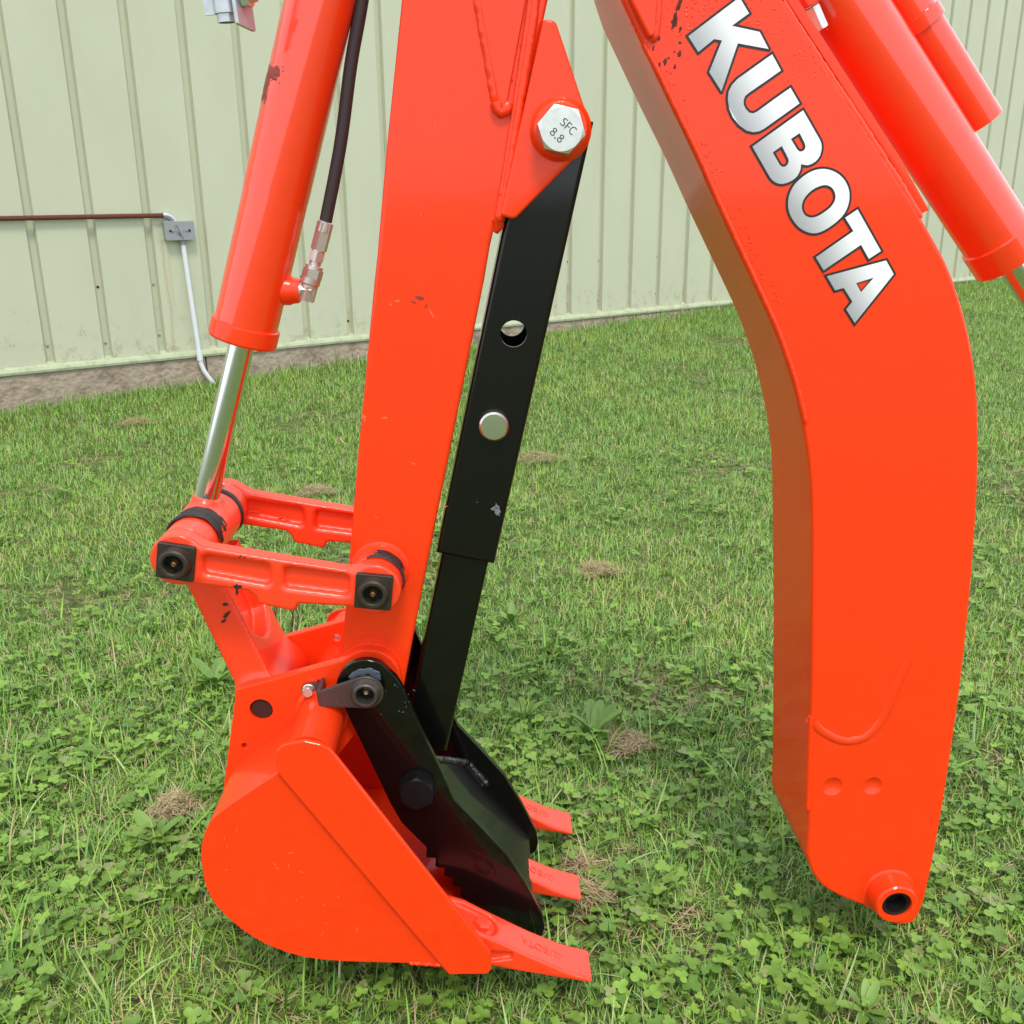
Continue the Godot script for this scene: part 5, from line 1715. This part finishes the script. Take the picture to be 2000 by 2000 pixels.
	tag(bcyl, "fat orange hydraulic cylinder lying along the upper edge of the boom")
	var rod := Soup.new()
	lathe(rod, a0, ax, [Vector2(0, 0.65), Vector2(0.019, 0.65), Vector2(0.019, 1.05), Vector2(0, 1.05)], 36)
	var eye := a0 + ax * 1.075
	lathe(rod, eye + Vector3(0, 0, -0.03), Vector3(0, 0, 1), [Vector2(0, 0), Vector2(0.032, 0), Vector2(0.034, 0.003), Vector2(0.034, 0.057), Vector2(0.032, 0.06), Vector2(0, 0.06)], 36)
	put("piston_rod", rod.mesh(30), M.chrome, bcyl)
	var gt := Soup.new()
	var off := Vector3(-ax.y, ax.x, 0) * 0.066 + Vector3(0, 0, -0.02)
	lathe(gt, a0 + off, ax, [Vector2(0, 0), Vector2(0.024, 0), Vector2(0.024, 0.5), Vector2(0, 0.5)], 36)
	lathe(gt, a0 + off, ax, [Vector2(0.024, 0.345), Vector2(0.0275, 0.346), Vector2(0.0275, 0.362), Vector2(0.024, 0.363)], 36)
	put("guard_tube", gt.mesh(30), M.gloss, bcyl)
	var fa := v3(Vector2(0.4646, 1.2608), 0.04)
	var fb := v3(Vector2(0.4785, 1.2366), 0.04)
	var fd := (fb - fa).normalized()
	var fit := Soup.new()
	hex_body(fit, fa - fd * 0.012, fd, 0.011, 0.014, 0.2)
	hex_body(fit, fa + fd * 0.003, fd, 0.0105, fa.distance_to(fb) - 0.002, 0.5)
	put("hose_fitting", fit.mesh(22), M.zinc, bcyl)
	var fb2 := Soup.new()
	prism(fb2, fillet(PackedVector2Array([Vector2(0.4466, 1.295), Vector2(0.4682, 1.2949), Vector2(0.4723, 1.2634), Vector2(0.4574, 1.2563), Vector2(0.4476, 1.2696)]), 0.003, 3), 0.02, 0.06, 0.002)
	put("fitting_block", fb2.mesh(28), M.paint, bcyl)
func build_clamp():
	var at: Vector3 = hoe.transform * v3(Vector2(-0.1849, 1.2425), 0.065)
	var g := thing("galvanised_pipe", "end of a galvanised steel pipe with bolted flat bracket at the top left", "pipe", null, at)
	g.rotation = Vector3(0.05, -0.1, 0.06)
	var s := Soup.new()
	lathe(s, Vector3.ZERO, Vector3(0, 1, 0), [Vector2(0.0088, 0.004), Vector2(0.0088, 0), Vector2(0.0102, 0), Vector2(0.0102, 0.6), Vector2(0, 0.6)], 28)
	put("pipe", s.mesh(30), M.galv, g)
	var c := Soup.new()
	var o := PackedVector2Array()
	for i in 15:
		var a := lerpf(-0.5, PI, i / 14.0)
		o.append(Vector2(cos(a) * 0.0125, sin(a) * 0.0125))
	o.append(Vector2(-0.0235, 0.0))
	o.append(Vector2(-0.0238, -0.0022))
	for i in 15:
		var a := lerpf(PI * 1.02, -0.5, i / 14.0)
		o.append(Vector2(cos(a) * 0.0106, sin(a) * 0.0106))
	prism(c, o, -0.11, -0.0085, 0.0004, [], 1, Transform3D(Basis(Vector3(1, 0, 0), Vector3(0, 0, 1), Vector3(0, -1, 0)), Vector3.ZERO))
	put("clamp_strap", c.mesh(30), M.galv, g)
	var p := Soup.new()
	prism(p, fillet(PackedVector2Array([Vector2(-0.013, -0.004), Vector2(0.013, -0.011), Vector2(0.013, 0.12), Vector2(-0.013, 0.12)]), 0.002, 3), 0.0, 0.0048, 0.0008, [], 2, Transform3D(Basis(Vector3(0.42, 0, -0.907), Vector3(0, 1, 0), Vector3(0.907, 0, 0.42)), Vector3(0.0185, 0, 0.001)))
	put("flat_bracket", p.mesh(28), M.galv, g)
	var n := Soup.new()
	var na := Vector3(0.96, -0.02, 0.28).normalized()
	hex_body(n, Vector3(0.0245, 0.021, 0.004), na, 0.0095, 0.0085, 0.35)
	put("nut", n.mesh(22), M.zinc, g)
	var t := Soup.new()
	var prof := [Vector2(0, 0)]
	for k in 9:
		prof.append(Vector2(0.0049, k * 0.0019))
		prof.append(Vector2(0.0042, k * 0.0019 + 0.00095))
	prof.append(Vector2(0, 0.018))
	lathe(t, Vector3(0.0245, 0.021, 0.004), na, prof, 18)
	put("bolt_thread", t.mesh(20), M.zinc, g)

func _ready():
	rng.seed = 20240611
	# camera
	var cam := Camera3D.new()
	cam.name = "camera"
	add_child(cam)
	cam.position = Vector3(0, 1.06, 0)
	cam.rotation = Vector3(-0.3149, 0, -0.0073)
	cam.fov = 55.517
	cam.near = 0.05
	cam.far = 400.0
	cam.current = true
	# bright overcast sky
	var env := Environment.new()
	env.background_mode = Environment.BG_SKY
	var sky := Sky.new()
	var pm := ProceduralSkyMaterial.new()
	pm.sky_top_color = Color(0.80, 0.84, 0.90)
	pm.sky_horizon_color = Color(0.93, 0.95, 0.97)
	pm.sky_curve = 0.18
	pm.ground_bottom_color = Color(0.25, 0.3, 0.18)
	pm.ground_horizon_color = Color(0.5, 0.53, 0.45)
	pm.sun_angle_max = 0.0
	pm.energy_multiplier = 1.0
	sky.sky_material = pm
	env.sky = sky
	env.background_energy_multiplier = 1.0
	env.tonemap_mode = Environment.TONE_MAPPER_LINEAR
	env.tonemap_exposure = 2.05
	env.sdfgi_enabled = true
	env.ssao_enabled = true
	env.ssil_enabled = true
	var we := WorldEnvironment.new()
	we.name = "world_environment"
	we.environment = env
	add_child(we)
	# sun behind thin cloud, high, over the viewer's left shoulder
	var sun := DirectionalLight3D.new()
	sun.name = "sun"
	sun.light_energy = 0.36
	sun.light_angular_distance = 14.0
	sun.light_color = Color(1.0, 0.97, 0.92)
	sun.shadow_enabled = true
	sun.rotation = Vector3(deg_to_rad(-58), deg_to_rad(12), 0)
	add_child(sun)
	make_materials()
	build_ground()
	build_shed()
	build_lawn()
	build_backhoe()
	build_clamp()
